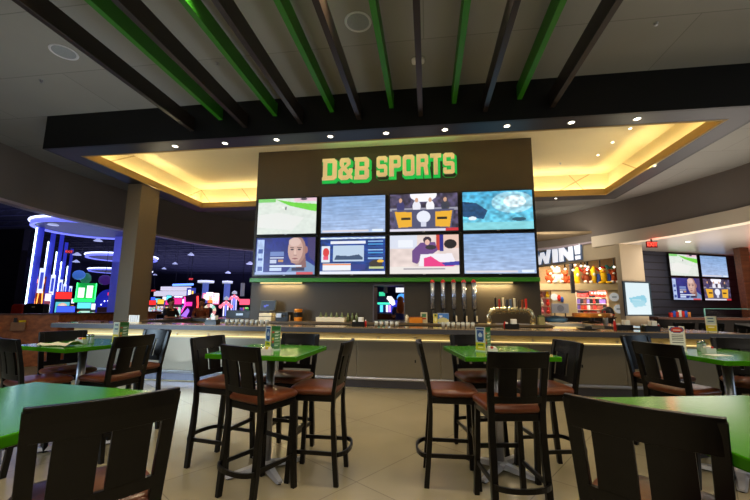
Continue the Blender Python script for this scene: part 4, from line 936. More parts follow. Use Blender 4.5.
# WIN! letters on the header
wn = thing('shop_sign', 'large white outlined WIN! letters over the prize shop opening', 'sign', (0, 0, 0))
hd = (SB-ext).normalized(); nrm = Vector((hd.y, -hd.x, 0)); rr = math.atan2(hd.y, hd.x)
def on_header(px, py_):
    d = Vector(ray(px, py_)); b = ext+nrm*.12; tt = (b.dot(nrm))/(Vector((d.x, d.y, 0)).dot(nrm)); return Vector((0, 0, H))+d*tt
wf = M('win_face', (238, 240, 242), .5, emit=(235, 240, 255), es=.33, noise=0); wb = M('win_edge', (95, 108, 128), .5, emit=(120, 160, 220), es=.06, noise=0)
c0 = on_header(535.5, 264); c1 = on_header(582, 259)
wl = [(c0, .26, .0)]
L = (c1-c0).length; wn.location = (c0.x, c0.y, 0); wn.rotation_euler.z = rr
ht = on_header(582, 243).z-on_header(582, 258.5).z
x = 0; z0 = min(c0.z, c1.z)
for c, q in zip('WIN!', (1.5, .42, 1.05, .42)):
    u = L/3.75; lp = glyph(c, q*u, ht)
    bk = outline_mesh('letter', lp[:1] if c != '!' else lp, wb, .04, wn, (x, .0, z0), grow=.025)
    fc = outline_mesh('letter_face', lp, wf, .02, bk, (0, 0, .05)); fc.rotation_euler = (0, 0, 0); x += (q+.12)*u
area('win_wash', (c1.x-1.2, c1.y-1.2, 3.9), 1.5, 14, (1, .9, .75), (c1.x-.4, c1.y+.6, 3.4))
# lit menu screen on the pier
pd = (SC-SB).normalized(); pr_ = math.atan2(pd.y, pd.x); pn = Vector((pd.y, -pd.x, 0))
def on_pier(px, py_):
    d = Vector(ray(px, py_)); b = SB+pn*.06; tt = b.dot(pn)/Vector((d.x, d.y, 0)).dot(pn); return Vector((0, 0, H))+d*tt
m0, m1 = on_pier(624.5, 299), on_pier(652, 299); mt, mb_ = on_pier(636, 281.5).z, on_pier(640, 316).z
mw = (m1-m0).length; mc = (m0+m1)/2
t = thing('lit_menu_screen', 'tall bright pale blue display board on the beige pier', 'display', (mc.x, mc.y, mb_), pr_); mh = mt-mb_
MB().box(-mw/2, mw/2, .005, .05, 0, mh).build('case', M('display_case', (30, 50, 62), .4, noise=.03), t, bevel=.006)
c = Canvas(26, 36, (222, 240, 246)).poly([(.12, .48), (.75, .38), (.85, .5), (.85, .62), (.3, .68), (.15, .6)], (140, 205, 226)).poly([(.2, .6), (.75, .55), (.8, .72), (.3, .78)], (165, 215, 230)).rect(.22, .52, .6, .55, (200, 232, 240)); c.mesh('display_panel', mw*.86, mh*.92, SIGNLIT, t, (0, .003, mh/2))
# round signs
DISC = M('round_sign_white', (225, 232, 238), .5, emit=(220, 230, 240), es=.12, noise=.02)
for l, px, py_ in (('upper white round sign on the shop wall near the menu display', 615, 297), ('lower white round sign on the shop wall near the menu display', 619.5, 309)):
    q = at(px, py_, LY-.05); t = thing('round_sign', l, 'sign', (q.x, LY+.04, q.z)); MB().tube([(0, -.03, 0), (0, 0, 0)], .21, 24).build('disc', DISC, t); MB().box(-.1, .1, -.035, -.03, -.03, .03).build('print', M('grey_print', (140, 160, 180), .5, noise=.1), t)
q = at(554.5, 297, LY); t = thing('round_sign', 'small white round sign on the shop wall beside the toy shelf', 'sign', (q.x, LY+.04, q.z)); MB().tube([(0, -.03, 0), (0, 0, 0)], .17, 24).build('disc', DISC, t)
q = at(560.5, 308, 15.6); t = thing('counter_sign', 'pale grey rectangular sign panel in the shop window', 'sign', (q.x, 15.6, 0)); a_, b_ = at(552, 313, 15.6), at(568.5, 303.5, 15.6)
MB().box(a_.x-q.x, b_.x-q.x, 0, .04, a_.z, b_.z).build('panel', M('sign_panel_grey', (205, 205, 215), .5, noise=.04), t, bevel=.004); MB().box(a_.x-q.x+.1, a_.x-q.x+.14, .04, .08, 0, a_.z+.1).box(b_.x-q.x-.14, b_.x-q.x-.1, .04, .08, 0, a_.z+.1).build('leg', BLACK, t); MB().tube([(0, -.01, (a_.z+b_.z)/2), (0, 0, (a_.z+b_.z)/2)], .13, 20).build('emblem', M('emblem_grey', (165, 165, 180), .5, noise=.1), t)
# plush toys on the ledge
def plush_bear(label, x, z, s, m, m2):
    t = thing('plush_bear', label, 'plush toy', (x, LY+.25, z), 0, 'plush toys on the shop ledge')
    MB().ball((0, 0, .24*s), (.2*s, .17*s, .24*s)).ball((0, -.02*s, .56*s), (.17*s, .16*s, .16*s)).build('body', m, t, smooth=True)
    for q in (-1, 1):
        MB().ball((q*.13*s, 0, .70*s), (.06*s, .04*s, .06*s), 10, 6).build('ear', m, t, smooth=True)
        MB().ball((q*.2*s, -.06*s, .32*s), (.07*s, .08*s, .13*s), 10, 6).build('arm', m, t, smooth=True); MB().ball((q*.13*s, -.2*s, .08*s), (.08*s, .13*s, .08*s), 10, 6).build('foot', m2, t, smooth=True)
    MB().ball((0, -.16*s, .52*s), (.08*s, .06*s, .06*s), 10, 6).build('muzzle', m2, t, smooth=True)
    return t
PO = M('plush_orange', (190, 82, 40), .9, noise=.15, nscale=12); PW = M('plush_white', (230, 220, 205), .9, noise=.08, nscale=12); PB = M('plush_brown', (140, 62, 32), .9, noise=.15, nscale=12); PY = M('plush_yellow', (250, 200, 20), .8, noise=.04); PBL = M('plush_blue', (50, 90, 190), .8, noise=.06); PR = M('plush_red', (215, 45, 30), .8, noise=.06); PT = M('plush_teal', (60, 150, 145), .8, noise=.06)
X = lambda px: at(px, 280, LY+.25).x
plush_bear('orange plush bear at the left end of the shop ledge', X(550), lz, .95, PO, PW)
plush_bear('white plush bear between two orange ones on the shop ledge', X(557), lz, 1.1, PW, PW)
plush_bear('orange plush bear right of the white one on the shop ledge', X(565), lz, .9, PO, PO)
plush_bear('brown plush bear between the two yellow plush bananas', X(586.5), lz, .95, PB, PW)
plush_bear('reddish plush bear right of the blue plush bird', X(613), lz, .95, PO, PW)
plush_bear('small reddish plush bear lying at the right end of the shop ledge', X(618.5), lz, .7, PO, PO)
for l, px, s in (('yellow plush banana beside the dark shop post', 577.5, 1), ('yellow plush banana beside the blue plush bird', 594, 1.05)):
    t = thing('plush_banana', l, 'plush toy', (X(px), LY+.25, lz), 0, 'plush toys on the shop ledge')
    MB().tube([(0, 0, 0), (-.02, 0, .15*s), (-.03, 0, .4*s), (-.01, 0, .65*s), (.03, 0, .82*s)], [.08, .14, .165, .12, .035], 14).build('body', PY, t, smooth=True); MB().ball((-.02, -.13, .42*s), (.08, .05, .10), 10, 6).build('face_patch', PW, t, smooth=True)
    MB().tube([(.03, 0, .82*s), (.05, 0, .9*s)], [.03, .02], 8).build('stem_tip', PB, t)
t = thing('plush_bird', 'blue and yellow plush bird with a red cap on the shop ledge', 'plush toy', (X(603.5), LY+.25, lz), 0, 'plush toys on the shop ledge')
MB().ball((0, 0, .3), (.2, .16, .3)).build('body', PY, t, smooth=True); MB().ball((0, -.02, .64), (.15, .14, .14)).build('head', PY, t, smooth=True)
for q in (-1, 1): MB().ball((q*.24, -.02, .25), (.12, .12, .26)).build('wing', PBL, t, smooth=True); MB().ball((q*.16, -.18, .05), (.16, .14, .06)).build('foot', PY, t, smooth=True); MB().ball((q*.06, -.14, .67), .035, 8, 6).build('eye', PW, t, smooth=True)
MB().ball((0, .0, .78), (.15, .13, .09)).build('cap', PR, t, smooth=True); MB().ball((0, -.16, .6), (.05, .06, .03), 8, 6).build('beak', PO, t, smooth=True)
t = thing('plush_snake', 'wavy red plush snake hung above the shop ledge', 'plush toy', (X(580), LY+.5, lz+.72), 0, 'plush toys on the shop ledge')
MB().tube([(-.05+.075*i, 0, .09*math.sin(i*1.15)) for i in range(19)], [.03]+[.05]*17+[.02], 8).build('body', PR, t, smooth=True); MB().ball((-.08, -.02, .0), (.08, .06, .06), 10, 6).build('head', PR, t, smooth=True)
t = thing('plush_lizard', 'teal plush lizard hung at the right end of the shop ledge', 'plush toy', (X(613.5), LY+.5, lz+.85), 0, 'plush toys on the shop ledge')
MB().tube([(-.25+.06*i, 0, .05*math.sin(i*1.1)) for i in range(10)], [.03, .06, .07, .06, .06, .05, .05, .04, .03, .02], 8).build('body', PT, t, smooth=True)
for q in (-.15, .1): MB().tube([(q, 0, -.02), (q+.03, -.04, -.13)], [.03, .02], 8).build('leg', PT, t, smooth=True)
# shelves with prizes
sx0, sx1 = at(577, 300, 20.3).x, at(612, 300, 20.3).x
t = thing('prize_shelf', 'open shelf rack full of coloured prizes inside the shop', 'shelf', ((sx0+sx1)/2, 20.3, 0)); hw = (sx1-sx0)/2+.1
zs = [1.05, 1.35, 1.65, 1.95]
MB().box(-hw, hw, .18, .22, 0, 2.3).build('back_panel', M('shelf_back', (110, 82, 74), .7, noise=.1), t)
for z in zs: MB().box(-hw, hw, -.2, .18, z-.02, z).build('shelf_board', CREAMPL, t)
for s in (-1, 1): MB().box(s*hw-.02, s*hw+.02, -.2, .22, 0, 2.3).build('side_panel', CREAMPL, t)
cols = [M('prize_red', (215, 55, 45), .5), M('prize_brown', (150, 80, 60), .6), M('prize_purple', (125, 95, 170), .5), M('prize_blue', (75, 100, 180), .5), M('prize_white', (220, 210, 205), .5), M('prize_pink', (215, 110, 120), .5), M('prize_black', (30, 26, 30), .5), M('prize_orange', (215, 90, 40), .5)]
area('shelf_fill', ((sx0+sx1)/2, 19.62, 2.2), 1.6, 16, (1, .9, .8), ((sx0+sx1)/2, 20.3, 1.4), sy=.1)  # fill added to brighten the prizes, not a shelf lamp
rn = random.Random(5)
protos = {}
for zi, z in enumerate(zs):
    for i in range(11):
        x = (sx0+sx1)/2-hw+.12+i*(2*hw-.2)/11; ci = rn.choice([0, 0, 1, 1, 2, 6, 7, 4] if zi < 3 else [0, 7, 0, 6, 1]); kind = rn.choice('bbc'); key = (ci, kind)
        nm, cat, lb, gp = (('toy_box', 'toy', 'small boxed toy on the open prize shelf inside the shop', 'boxed toys on the prize shelf') if kind == 'b' else ('toy_figure', 'toy', 'small round headed toy on the open prize shelf inside the shop', 'round toys on the prize shelf'))
        if key not in protos:
            mb = MB()
            if kind == 'b': mb.box(-.07, .07, -.06, .06, 0, .21).box(-.05, .05, -.064, -.06, .04, .16)
            else: mb.ball((0, 0, .08), (.07, .06, .08), 10, 6).ball((0, 0, .19), (.05, .05, .055), 10, 6).ball((-.04, 0, .24), .02, 6, 4).ball((.04, 0, .24), .02, 6, 4)
            o = mb.build(nm, cols[ci], smooth=kind == 'c'); protos[key] = o
        else: o = protos[key].copy(); COL.objects.link(o)
        o.location = (x, 20.22, z+.001); tag(o, lb, cat, gp)
q = at(601, 293, 19.9); t = thing('red_banner', 'glowing red lettered banner across the prize shelf', 'banner', (q.x, 20.0, q.z-.1)); MB().box(-.5, .5, 0, .04, 0, .2).build('panel', M('banner_red', (225, 50, 30), .5, emit=(235, 60, 30), es=.8, noise=.05), t, bevel=.006)
for i in range(6): MB().box(-.42+i*.15, -.34+i*.15, -.012, 0, .05, .15).build('stripe', cols[4], t)
q = at(588, 290.5, 19.8); t = thing('dark_banner', 'dark lettered sign above the prize shelf', 'banner', (q.x, 19.9, q.z-.05)); MB().box(-.5, .5, 0, .04, 0, .14).build('panel', cols[6], t, bevel=.004)
# pink niche and small shelves at left of the ledge wall
q = at(543, 300, 19.6); t = thing('pink_toy_rack', 'pink rack of small toys at the shop opening edge', 'rack', (q.x+.05, 19.6, 0)); MB().box(-.3, .3, .1, .14, 0, 2.25).build('back_panel', M('pink_panel', (215, 150, 160), .7, noise=.05), t)
for k in range(3): MB().box(-.3, .3, -.15, .1, 1.1+k*.4, 1.12+k*.4).build('shelf_board', CREAMPL, t)
for k in range(6):
    o = MB().ball((0, 0, .11), (.10, .09, .11), 10, 6).ball((0, 0, .26), (.07, .07, .07), 8, 6).build('plush_doll', [cols[5], cols[0], PW, PR, cols[1], PY][k], smooth=True, loc=(q.x-.1+.3*(k % 2), 19.52, 1.121+.4*(k//2))); tag(o, 'small plush doll on the pink rack', 'plush toy', 'plush dolls on the pink rack')
q = at(561, 300, LY-.1); t = thing('wall_toy', 'red and blue toy hanging on the shop wall beside the round sign', 'toy', (q.x, LY-.01, q.z)); MB().ball((-.05, 0, .1), (.09, .05, .16)).build('red_half', PR, t, smooth=True); MB().ball((.08, -.01, .02), (.08, .05, .14)).build('blue_half', PBL, t, smooth=True)
# shop counter glass case
q0, q1 = at(578, 318, 16.2), at(613, 318, 16.2); t = thing('dark_display_counter', 'dark counter with merchandise in the shop opening', 'counter', (q0.x, 16.2, 0)); MB().box(-1.8, q1.x-q0.x+.1, 0, .5, 0, 1.05).build('body', BLACKMATTE, t, bevel=.01); MB().box(-1.83, q1.x-q0.x+.13, -.03, .53, 1.05, 1.09).build('top', BROWNWOOD, t, bevel=.006)
q = at(609, 313, 16.3); t = thing('mask_display', 'dark rounded helmet toy on the shop counter', 'toy', (q.x, 16.4, 1.091)); MB().lathe([(.001, 0), (.2, 0), (.24, .12), (.2, .3), (.1, .4), (.001, .42)], seg=18).build('shell', cols[6], t, smooth=True); MB().box(-.16, .16, -.25, -.2, .06, .12).build('visor', cols[7], t, bevel=.01)

# ================================================================== RIGHT SIDE: EXIT SIGN, DRINK RAIL, POST
def exit_sign(label, loc, rz, s=1, group=None, top=0):
    t = thing('exit_sign', label, 'exit sign', loc, rz, group)
    MB().box(-.17*s, .17*s, 0, .05*s, 0, .2*s).build('housing', M('exit_housing', (60, 12, 12), .4, emit=(255, 20, 15), es=.04, noise=0), t, bevel=.005)
    text_mesh('lettering', 'EXIT', .17*s, M('exit_letters', (255, 120, 110), .4, emit=(255, 60, 45), es=.6, noise=0), t, (0, -.004, .1*s), .003, .002*s, (PI/2, 0, 0), .95)
    MB().box(-.02*s, .02*s, .01, .03, .2*s, max(.28*s, top-loc[2])).build('mount', BLACK, t); return t
q = at(652.5, 247.5, 13.2); ex = exit_sign('red EXIT sign hanging under the beige canopy edge', (q.x, 13.2, 3.755-.28*1.05), .15, 1.05)
l = bpy.data.lights.new('exit_glow', 'POINT'); l.energy = 2.2; l.color = (1, .05, .03); l.shadow_soft_size = .1; o = bpy.data.objects.new('exit_glow', l); COL.objects.link(o); o.location = (q.x, 13.05, 3.62)
dup(dl, (9.02, 13.94, 3.757), 0, 'small lit downlight in the beige canopy above the side televisions', 'downlights under the canopy').scale = (1.6, 1.6, 1)
RY = 9.6
t = thing('drink_rail', 'reddish brown drink rail on a low dark wall behind the bar end', 'counter', (0, RY, 0)); MB().box(5.3, 11.0, -.12, .22, 1.22, 1.27).build('rail_top', BROWNWOOD, t, bevel=.008); MB().box(5.35, 11, 0, .12, 0, 1.22).build('low_wall', wood_mat('dark_panel_wood', (18, 12, 9), .9, 2), t)
qa, qb = at(705, 316, RY+.05), at(760, 316, RY+.05); 
t = thing('glass_screen', 'low clear glass screen standing on the brown drink rail', 'glass screen', (0, RY+.05, 1.2705)); MB().box(qa.x, 11.0, -.006, .006, 0, .20).build('pane', M('screen_glass', (245, 250, 250), .02, noise=0, trans=1, ior=1.1), t)
MB().box(qa.x-.01, qa.x+.01, -.012, .012, 0, .205).box(qa.x, 11.0, -.008, .008, .196, .206).build('edge_trim', M('glass_edge', (120, 190, 180), .2, noise=.05), t)
rn = random.Random(2)
for k in range(7):
    q = at(671+k*2.9, 316, RY+.1); m = [PR, PBL, PR, WHITEPL, PR, PBL, ORANGE][k]; hh = [.10, .14, .12, .16, .14, .15, .12][k]
    o = MB().box(-.035, .035, -.03, .03, 0, hh).box(-.02, .02, -.032, -.03, .02, hh*.7).build('condiment_packet', m, loc=(q.x, RY+.1, 1.2705), bevel=.003); tag(o, 'small bright carton on the brown drink rail: '+['red, first from the bar', 'blue, second from the bar', 'red, third from the bar', 'white, fourth from the bar', 'red, fifth from the bar', 'blue, sixth from the bar', 'orange, last from the bar'][k], 'carton', 'cartons on the drink rail')
q0, q1 = at(741.5, 248, 15.5), at(748.5, 318, 15.5)
o = MB().box(q0.x-.15, q0.x+.16, 15.4, 15.7, 0, 3.74).build('timber_post', BROWNWOOD, bevel=.01); tag(o, 'reddish brown timber post at the end of the dark boarded wall', 'post')
q = at(750, 268, 16.5); t = thing('red_neon_panel', 'red glowing panel beyond the brown timber post', 'sign', (q.x+.25, 16.8, 1.6)); MB().box(-.3, .9, 0, .06, 0, 2.0).build('panel', M('red_panel', (120, 20, 15), .5, emit=(255, 40, 20), es=.3, noise=.2, nscale=2), t); MB().tube([(-.2, -.03, .2), (-.2, -.03, 1.8), (.4, -.03, 1.8)], .02, 8).build('neon_tube', M('neon_red', (255, 80, 50), .4, emit=(255, 90, 50), es=1.5, noise=0), t)
area('amber_glow', (13.6, 15.2, 3.2), .8, 8, (1, .5, .2), (13.2, 15.2, 3.8))

# ================================================================== LEFT SIDE: BOOTH, HOLDER, POLE
HWZ = 1.2405
q = at(31, 314, 8.6)
t = thing('booth_bench', 'black padded booth back with a red end behind the wooden half wall', 'bench', (q.x, 8.9, 0))
mb = MB(); 
def rrect(w0, w1, h0, h1, r, n=5):
    pts = []
    for cx, cy, a0 in ((w1-r, h0+r, -PI/2), (w1-r, h1-r, 0), (w0+r, h1-r, PI/2), (w0+r, h0+r, PI)):
        for k in range(n+1): a = a0+k*PI/2/n; pts.append((cx+r*math.cos(a), cy+r*math.sin(a)))
    return pts
a_ = at(23, 310, 8.9).x-q.x; b_ = at(43, 310, 8.9).x-q.x; c_ = at(13, 310, 8.9).x-q.x
MB().yprism(rrect(a_, b_, .4, at(30, 303.5, 8.9).z, .08), 0, .18).build('backrest', M('black_vinyl', (30, 32, 36), .4, noise=.05), t, bevel=.02)
MB().yprism(rrect(c_-.05, a_-.005, .4, at(18, 304, 8.9).z, .09), -.02, .16).build('red_end_pad', M('red_vinyl', (200, 45, 20), .4, noise=.05), t, bevel=.02)
MB().box(c_, b_, .2, .7, .1, .45).build('seat', M('black_vinyl'), t, bevel=.03); MB().box((a_+b_)/2-.05, (a_+b_)/2+.05, -.004, 0, 1.36, 1.40).build('emblem', CREAMPL, t)
q = at(19, 325, 7.4); t = thing('card_box', 'small brown card holder box on the wooden half wall', 'holder', (0, 0, 0), 0)
r_ = math.atan2(2.5, 2.85); bp = Vector((-11.9, 5.5)); dd = Vector((2.85, 2.5)).normalized(); 
d = Vector(ray(19, 325)); nn = Vector((dd.y, -dd.x)); tt = (bp.dot(nn)+.0)/(d.x*nn.x+d.y*nn.y); hit = Vector((0, 0, H))+d*tt
t.location = (hit.x+nn.x*.002, hit.y+nn.y*.002, hit.z-.13); t.rotation_euler.z = r_
MB().box(-.13, .13, -.10, 0, 0, .2).build('box_body', M('tan_box', (140, 95, 62), .5, noise=.1), t, bevel=.006); MB().box(-.09, -.04, -.08, -.02, .2, .3).build('black_card', BLACK, t); MB().box(.0, .12, -.08, -.03, .18, .24).build('yellow_card', PY, t)
q = at(2.5, 330, 6.4); t = thing('queue_post', 'slim pale metal post by the wooden half wall at the photo edge', 'post', (q.x, 6.2, 0)); MB().tube([(0, 0, .02), (.0, 0, 1.16)], .028, 12).build('post', M('pale_metal', (190, 205, 215), .3, .6, noise=.03), t, smooth=True); MB().lathe([(.001, 0), (.15, 0), (.15, .015), (.001, .03)], seg=20).build('base', BLACK, t)

# ================================================================== ARCADE
BLUEG = M('arcade_blue_glow', (60, 64, 170), .5, emit=(50, 60, 225), es=.16, noise=.05, nscale=1)  # emission put into the blue makes the column shafts glow
WN = M('neon_white', (255, 255, 255), .4, emit=(215, 245, 255), es=2.4, noise=0)
WSIGN = M('column_sign_white', (210, 215, 240), .5, emit=(190, 200, 255), es=.9, noise=.12, nscale=6)
def arcade_column(label, x, y, first=[None]):
    if first[0] is None:
        t = thing('arcade_column', label, 'column', (x, y, 0), 0, 'blue lit columns with neon tubes'); first[0] = t
        MB().box(-.02, .26, -.02, .10, 0, 5.6).build('shaft', BLUEG, t, bevel=.01); MB().tube([(-.09, -.05, 1.0), (-.09, -.05, 4.25)], .04, 8).build('neon_tube', WN, t, smooth=True)
        MB().box(-.15, -.02, .0, .08, .9, 4.4).build('tube_channel', BLACK, t); s = MB().box(.30, .55, -.12, -.06, 1.85, 2.75).build('hanging_sign', WSIGN, t, bevel=.01)
        MB().box(.35, .50, -.13, -.12, 2.0, 2.6).build('sign_print', M('column_print', (90, 100, 190), .5, emit=(70, 90, 220), es=.4, noise=0), s)
        return t
    return dup(first[0], (x, y, 0), 0, label)
for i, (x, y) in enumerate([(-14.22, 11.37), (-17.04, 14.19), (-20.0, 17.15), (-24.5, 21.4), (-26.9, 24.0)]):
    arcade_column('blue arcade column with a vertical white neon tube, '+['nearest of the row', 'second of the row', 'third of the row', 'fourth of the row', 'farthest of the row'][i], x, y)
# curtain-dark wall at far left
struct(MB().box(-22, -13.05, 10.0, 10.2, 0, 3.9).build('wall_dark_partition', M('dark_curtain', (16, 12, 26), .9, noise=.4, nscale=3)))
def halo(label, cx, cy, r, z, es):
    t = thing('halo_ceiling_disc', label, 'ceiling disc', (cx, cy, z), 0, 'round lit discs under the arcade ceiling')
    MB().lathe([(.001, .02), (r*.93, .02), (r*.93, .10), (.001, .10)], seg=48).build('disc', grid_mat('ribbed_disc_'+str(int(r*10)), (58, 60, 112), (28, 30, 80), .22, 30, .012, .5), t)
    prof = [(r*.93, -.02), (r, -.04), (r, .18), (r*.93, .14)]
    MB().lathe(prof, seg=64, cap=False).build('rim', M('halo_rim_paint', (150, 150, 215), .5, emit=(110, 120, 255), es=.5, noise=0), t)
    a = MB(); ring = [(r*1.015*math.cos(2*PI*k/64), r*1.015*math.sin(2*PI*k/64), .15) for k in range(64)]; a.tube(ring, .035, 6, closed=True).build('light_ring', M('halo_light', (230, 235, 255), .4, emit=(205, 215, 255), es=es*.5, noise=0), t)
    for k in range(3): MB().tube([(r*.6*math.cos(k*2.1), r*.6*math.sin(k*2.1), .1), (r*.6*math.cos(k*2.1), r*.6*math.sin(k*2.1), 6.99-z)], .015, 6).build('hanger', BLACK, t)
    return t
halo('large white rimmed ceiling disc nearest the curved bulkhead', -12.75, 12.1, 1.75, 4.25, 3.5)
halo('mid distance blue rimmed ceiling disc half hidden by the pillar', -19.2, 20.6, 1.9, 4.3, 4)
halo('far blue rimmed ceiling disc above the green machine', -27.5, 29.5, 2.4, 4.3, 4)
# hanging pendant lights
PSH = M('pendant_shade', (170, 175, 200), .5, emit=(190, 200, 235), es=.28, noise=0)
for i, (px, py_, Y) in enumerate([(53, 225, 10.9), (191, 255, 19), (175, 264, 24), (164, 269, 28), (155, 275, 34), (98, 241, 16), (76, 262, 20), (77, 255, 17), (228, 273, 26), (250, 264, 20)]):
    q = at(px, py_, Y); u = .85+.03*i
    pl = thing('pendant_lamp', 'small pale pendant lamp under the dark arcade ceiling', 'pendant lamp', q, 0, 'pale pendant lamps in the arcade'); MB().lathe([(.04*u, .14), (.06*u, .12), (.20*u, .0), (.19*u, -.01), (.001, -.01)], seg=16).build('shade', PSH, pl); MB().tube([(0, 0, .13), (0, 0, 6.99-q.z)], .010, 6).build('cord', BLACK, pl)
# neon 'orange' tower machine
def cab(label, px0, px1, pyt, Y, body, marq, scr, name='arcade_machine', group=None, zb=0, emis=None):
    'upright arcade cabinet seen between two photo columns at depth Y'
    a, b = at(px0, 305, Y).x, at(px1, 305, Y).x; top = at((px0+px1)/2, pyt, Y).z; W = b-a
    t = thing(name, label, 'arcade machine', ((a+b)/2, Y, zb), 0, group); h = top-zb
    MB().xprism([(0, 0), (.7, 0), (.7, h), (.05, h), (.05, h*.82), (.22, h*.78), (.22, h*.5), (0, h*.44)], -W/2, W/2).build('cabinet', body, t, bevel=.008)
    MB().box(-W/2+.02, W/2-.02, -.0, .049, h*.83, h*.985).build('marquee', marq, t, bevel=.004)
    scr.mesh('screen', W*.84, h*.24, SCREEN, t, (0, .215, h*.64))
    MB().box(-W/2+.03, W/2-.03, -.06, .2, h*.445, h*.475).build('control_panel', BLACK, t, bevel=.004)
    for s in (-.25, .25): MB().tube([(W*s, .04, h*.475), (W*s, .04, h*.51)], .02, 8).build('joystick', REDPL, t)
    return t
def rnd(seed, base, k=.9, w=14, h=9):
    c = Canvas(w*2, h*2, base); r = np.random.RandomState(seed)
    for i in range(16): c.ell(r.rand(), r.rand(), .05+.10*r.rand(), .05+.10*r.rand(), tuple(r.randint(20, 255, 3)))
    return c
em = lambda n, c, s: M(n, c, .5, emit=c, es=s*.5, noise=.05)
DKB = M('cabinet_dark_blue', (24, 26, 70), .4); DKP = M('cabinet_purple', (60, 24, 84), .4); TAN = M('cabinet_tan', (150, 112, 80), .5); GRN = em('cabinet_green_lit', (20, 170, 70), .7); PNK = em('cabinet_pink_lit', (230, 50, 140), 1.2); REDL = em('marquee_red', (235, 45, 40), 1.4); WHL = em('marquee_white', (225, 225, 250), 1.5); YLL = em('marquee_yellow', (240, 190, 60), 1.3); BLL = em('marquee_blue', (60, 90, 250), 1.5); CYL = em('marquee_cyan', (100, 220, 230), 1.3)
# orange neon tower
Y = 12.4; a, b = at(27, 305, Y), at(43, 305, Y); t = thing('orange_neon_tower', 'tall machine outlined in orange neon tubes beside the dark partition', 'arcade machine', ((a.x+b.x)/2, Y, 0))
W = (b.x-a.x); top = at(36, 276, Y).z
MB().box(-W/2, W/2, .06, .5, 0, top).build('cabinet', M('neon_tower_body', (90, 50, 50), .5, emit=(200, 90, 40), es=.06, noise=.1), t, bevel=.01)
ON = M('neon_orange', (255, 190, 110), .4, emit=(255, 150, 60), es=1.6, noise=0)
zq = top-.42
for s in (-1, 1):
    MB().tube([(s*W*.22+W*.15*math.cos(u), .03, zq+.22+.17*math.sin(u)) for u in np.linspace(0, 2*PI, 17)[:-1]], .022, 6, closed=True).build('neon_tube', ON, t)
    MB().tube([(s*W*.24-W*.2, .03, 1.1), (s*W*.24-W*.12, .03, zq-.2), (s*W*.24+W*.0, .03, zq-.06), (s*W*.24+W*.12, .03, zq-.2), (s*W*.24+W*.2, .03, 1.1)], .022, 6).build('neon_tube', ON, t)
cab('narrow pink lit machine right of the orange neon tower', 43.5, 50, 293, 13, em('cabinet_rose', (180, 90, 110), .5), WHL, rnd(1, (180, 120, 140)))
cab('machine with a red lit head and pale round game face', 54, 71, 291.5, 15, DKB, REDL, Canvas(16, 12, (90, 200, 215)).ell(.5, .5, .35, .4, (235, 190, 170)).ell(.5, .5, .2, .24, (230, 220, 225)))
cab('low tan sided machine in front of the red headed one', 57, 76, 306, 12.5, TAN, BLL, rnd(4, (90, 70, 140)))
# green machine with two white panels
Y = 17; a, b = at(74, 305, Y), at(95, 305, Y); t = thing('green_game_machine', 'green lit arcade machine with two white panels', 'arcade machine', ((a.x+b.x)/2, Y, 0)); W = b.x-a.x; z1 = at(85, 283, Y).z; z0 = at(85, 300, Y).z
MB().box(-W/2, W/2, .1, .8, 0, z0).build('cabinet', DKB, t, bevel=.01); MB().box(-W/2, W/2, .12, .5, z0, z1).build('head', GRN, t, bevel=.02); MB().box(-W/2-.1, W/2+.1, 0, .6, z0-.12, z0+.06).build('lit_shelf', em('shelf_green_lit', (40, 230, 110), 1.6), t, bevel=.01)
for s, dz in ((-.24, 0), (.16, .12)): MB().box(W*s-.17, W*s+.2, .08, .12, z0+.12, z1-.25+dz).build('white_panel', em('panel_white_lit', (235, 250, 235), 1.4), t)
for s in (-1, 1): MB().tube([(s*W*.46, .08, z0), (s*W*.46, .08, z1)], .03, 6).build('green_tube', em('neon_green', (60, 255, 120), 3.5), t)
MB().ball((-W*.1, .3, z1+.25), (.35, .3, .3)).build('top_ball', M('ball_dark', (50, 70, 60), .4, emit=(40, 120, 90), es=.3), t, smooth=True)
cab('machine with a pale green flickering screen below the green lit one', 77, 92, 302, 13.5, DKB, CYL, rnd(9, (190, 235, 215)))
cab('machine with a second pale screen beside the tan one', 91, 96, 303, 12.9, DKB, WHL, rnd(12, (200, 230, 225)))
# blue dome machine
Y = 15; a, b = at(94, 305, Y), at(119, 305, Y); t = thing('blue_dome_machine', 'blue domed game booth covered with small white lights', 'arcade machine', ((a.x+b.x)/2, Y, 0)); R_ = (b.x-a.x)/2; zb = at(106, 306, Y).z
DOMEB = em('dome_blue', (35, 45, 190), .55)
MB().yprism([(-R_, 0), (R_, 0), (R_, zb)]+[(R_*math.cos(u), zb+(at(106, 289.5, Y).z-zb)*math.sin(u)) for u in np.linspace(0, PI, 15)]+[(-R_, zb)], 0, .8).build('dome', DOMEB, t, bevel=.01)
rn = random.Random(8); WL = em('bulb_white', (240, 240, 255), 3)
for k in range(12):
    u = .3+rn.random()*2.5; rr_ = R_*(.35+.5*rn.random()); MB().ball((rr_*math.cos(u), -.02, zb+rr_*.62*math.sin(u)), .035, 6, 4).build('light_bulb', WL, t)
MB().box(.0, R_*.55, -.05, 0, zb+.48, zb+.62).build('red_sign', REDL, t); MB().box(-R_*.7, R_*.9, -.12, 0, .7, zb-.05).build('tan_counter', TAN, t, bevel=.01)
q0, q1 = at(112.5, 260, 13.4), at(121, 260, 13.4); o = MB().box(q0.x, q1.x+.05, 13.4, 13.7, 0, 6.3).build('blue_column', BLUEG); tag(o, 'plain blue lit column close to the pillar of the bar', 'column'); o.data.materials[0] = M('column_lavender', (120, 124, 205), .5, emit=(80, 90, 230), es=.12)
q = at(69, 251.5, 17); exit_sign('red EXIT sign in the dark arcade above the neon columns', (q.x, 17, q.z-.1), .8, .9, None, 6.99)
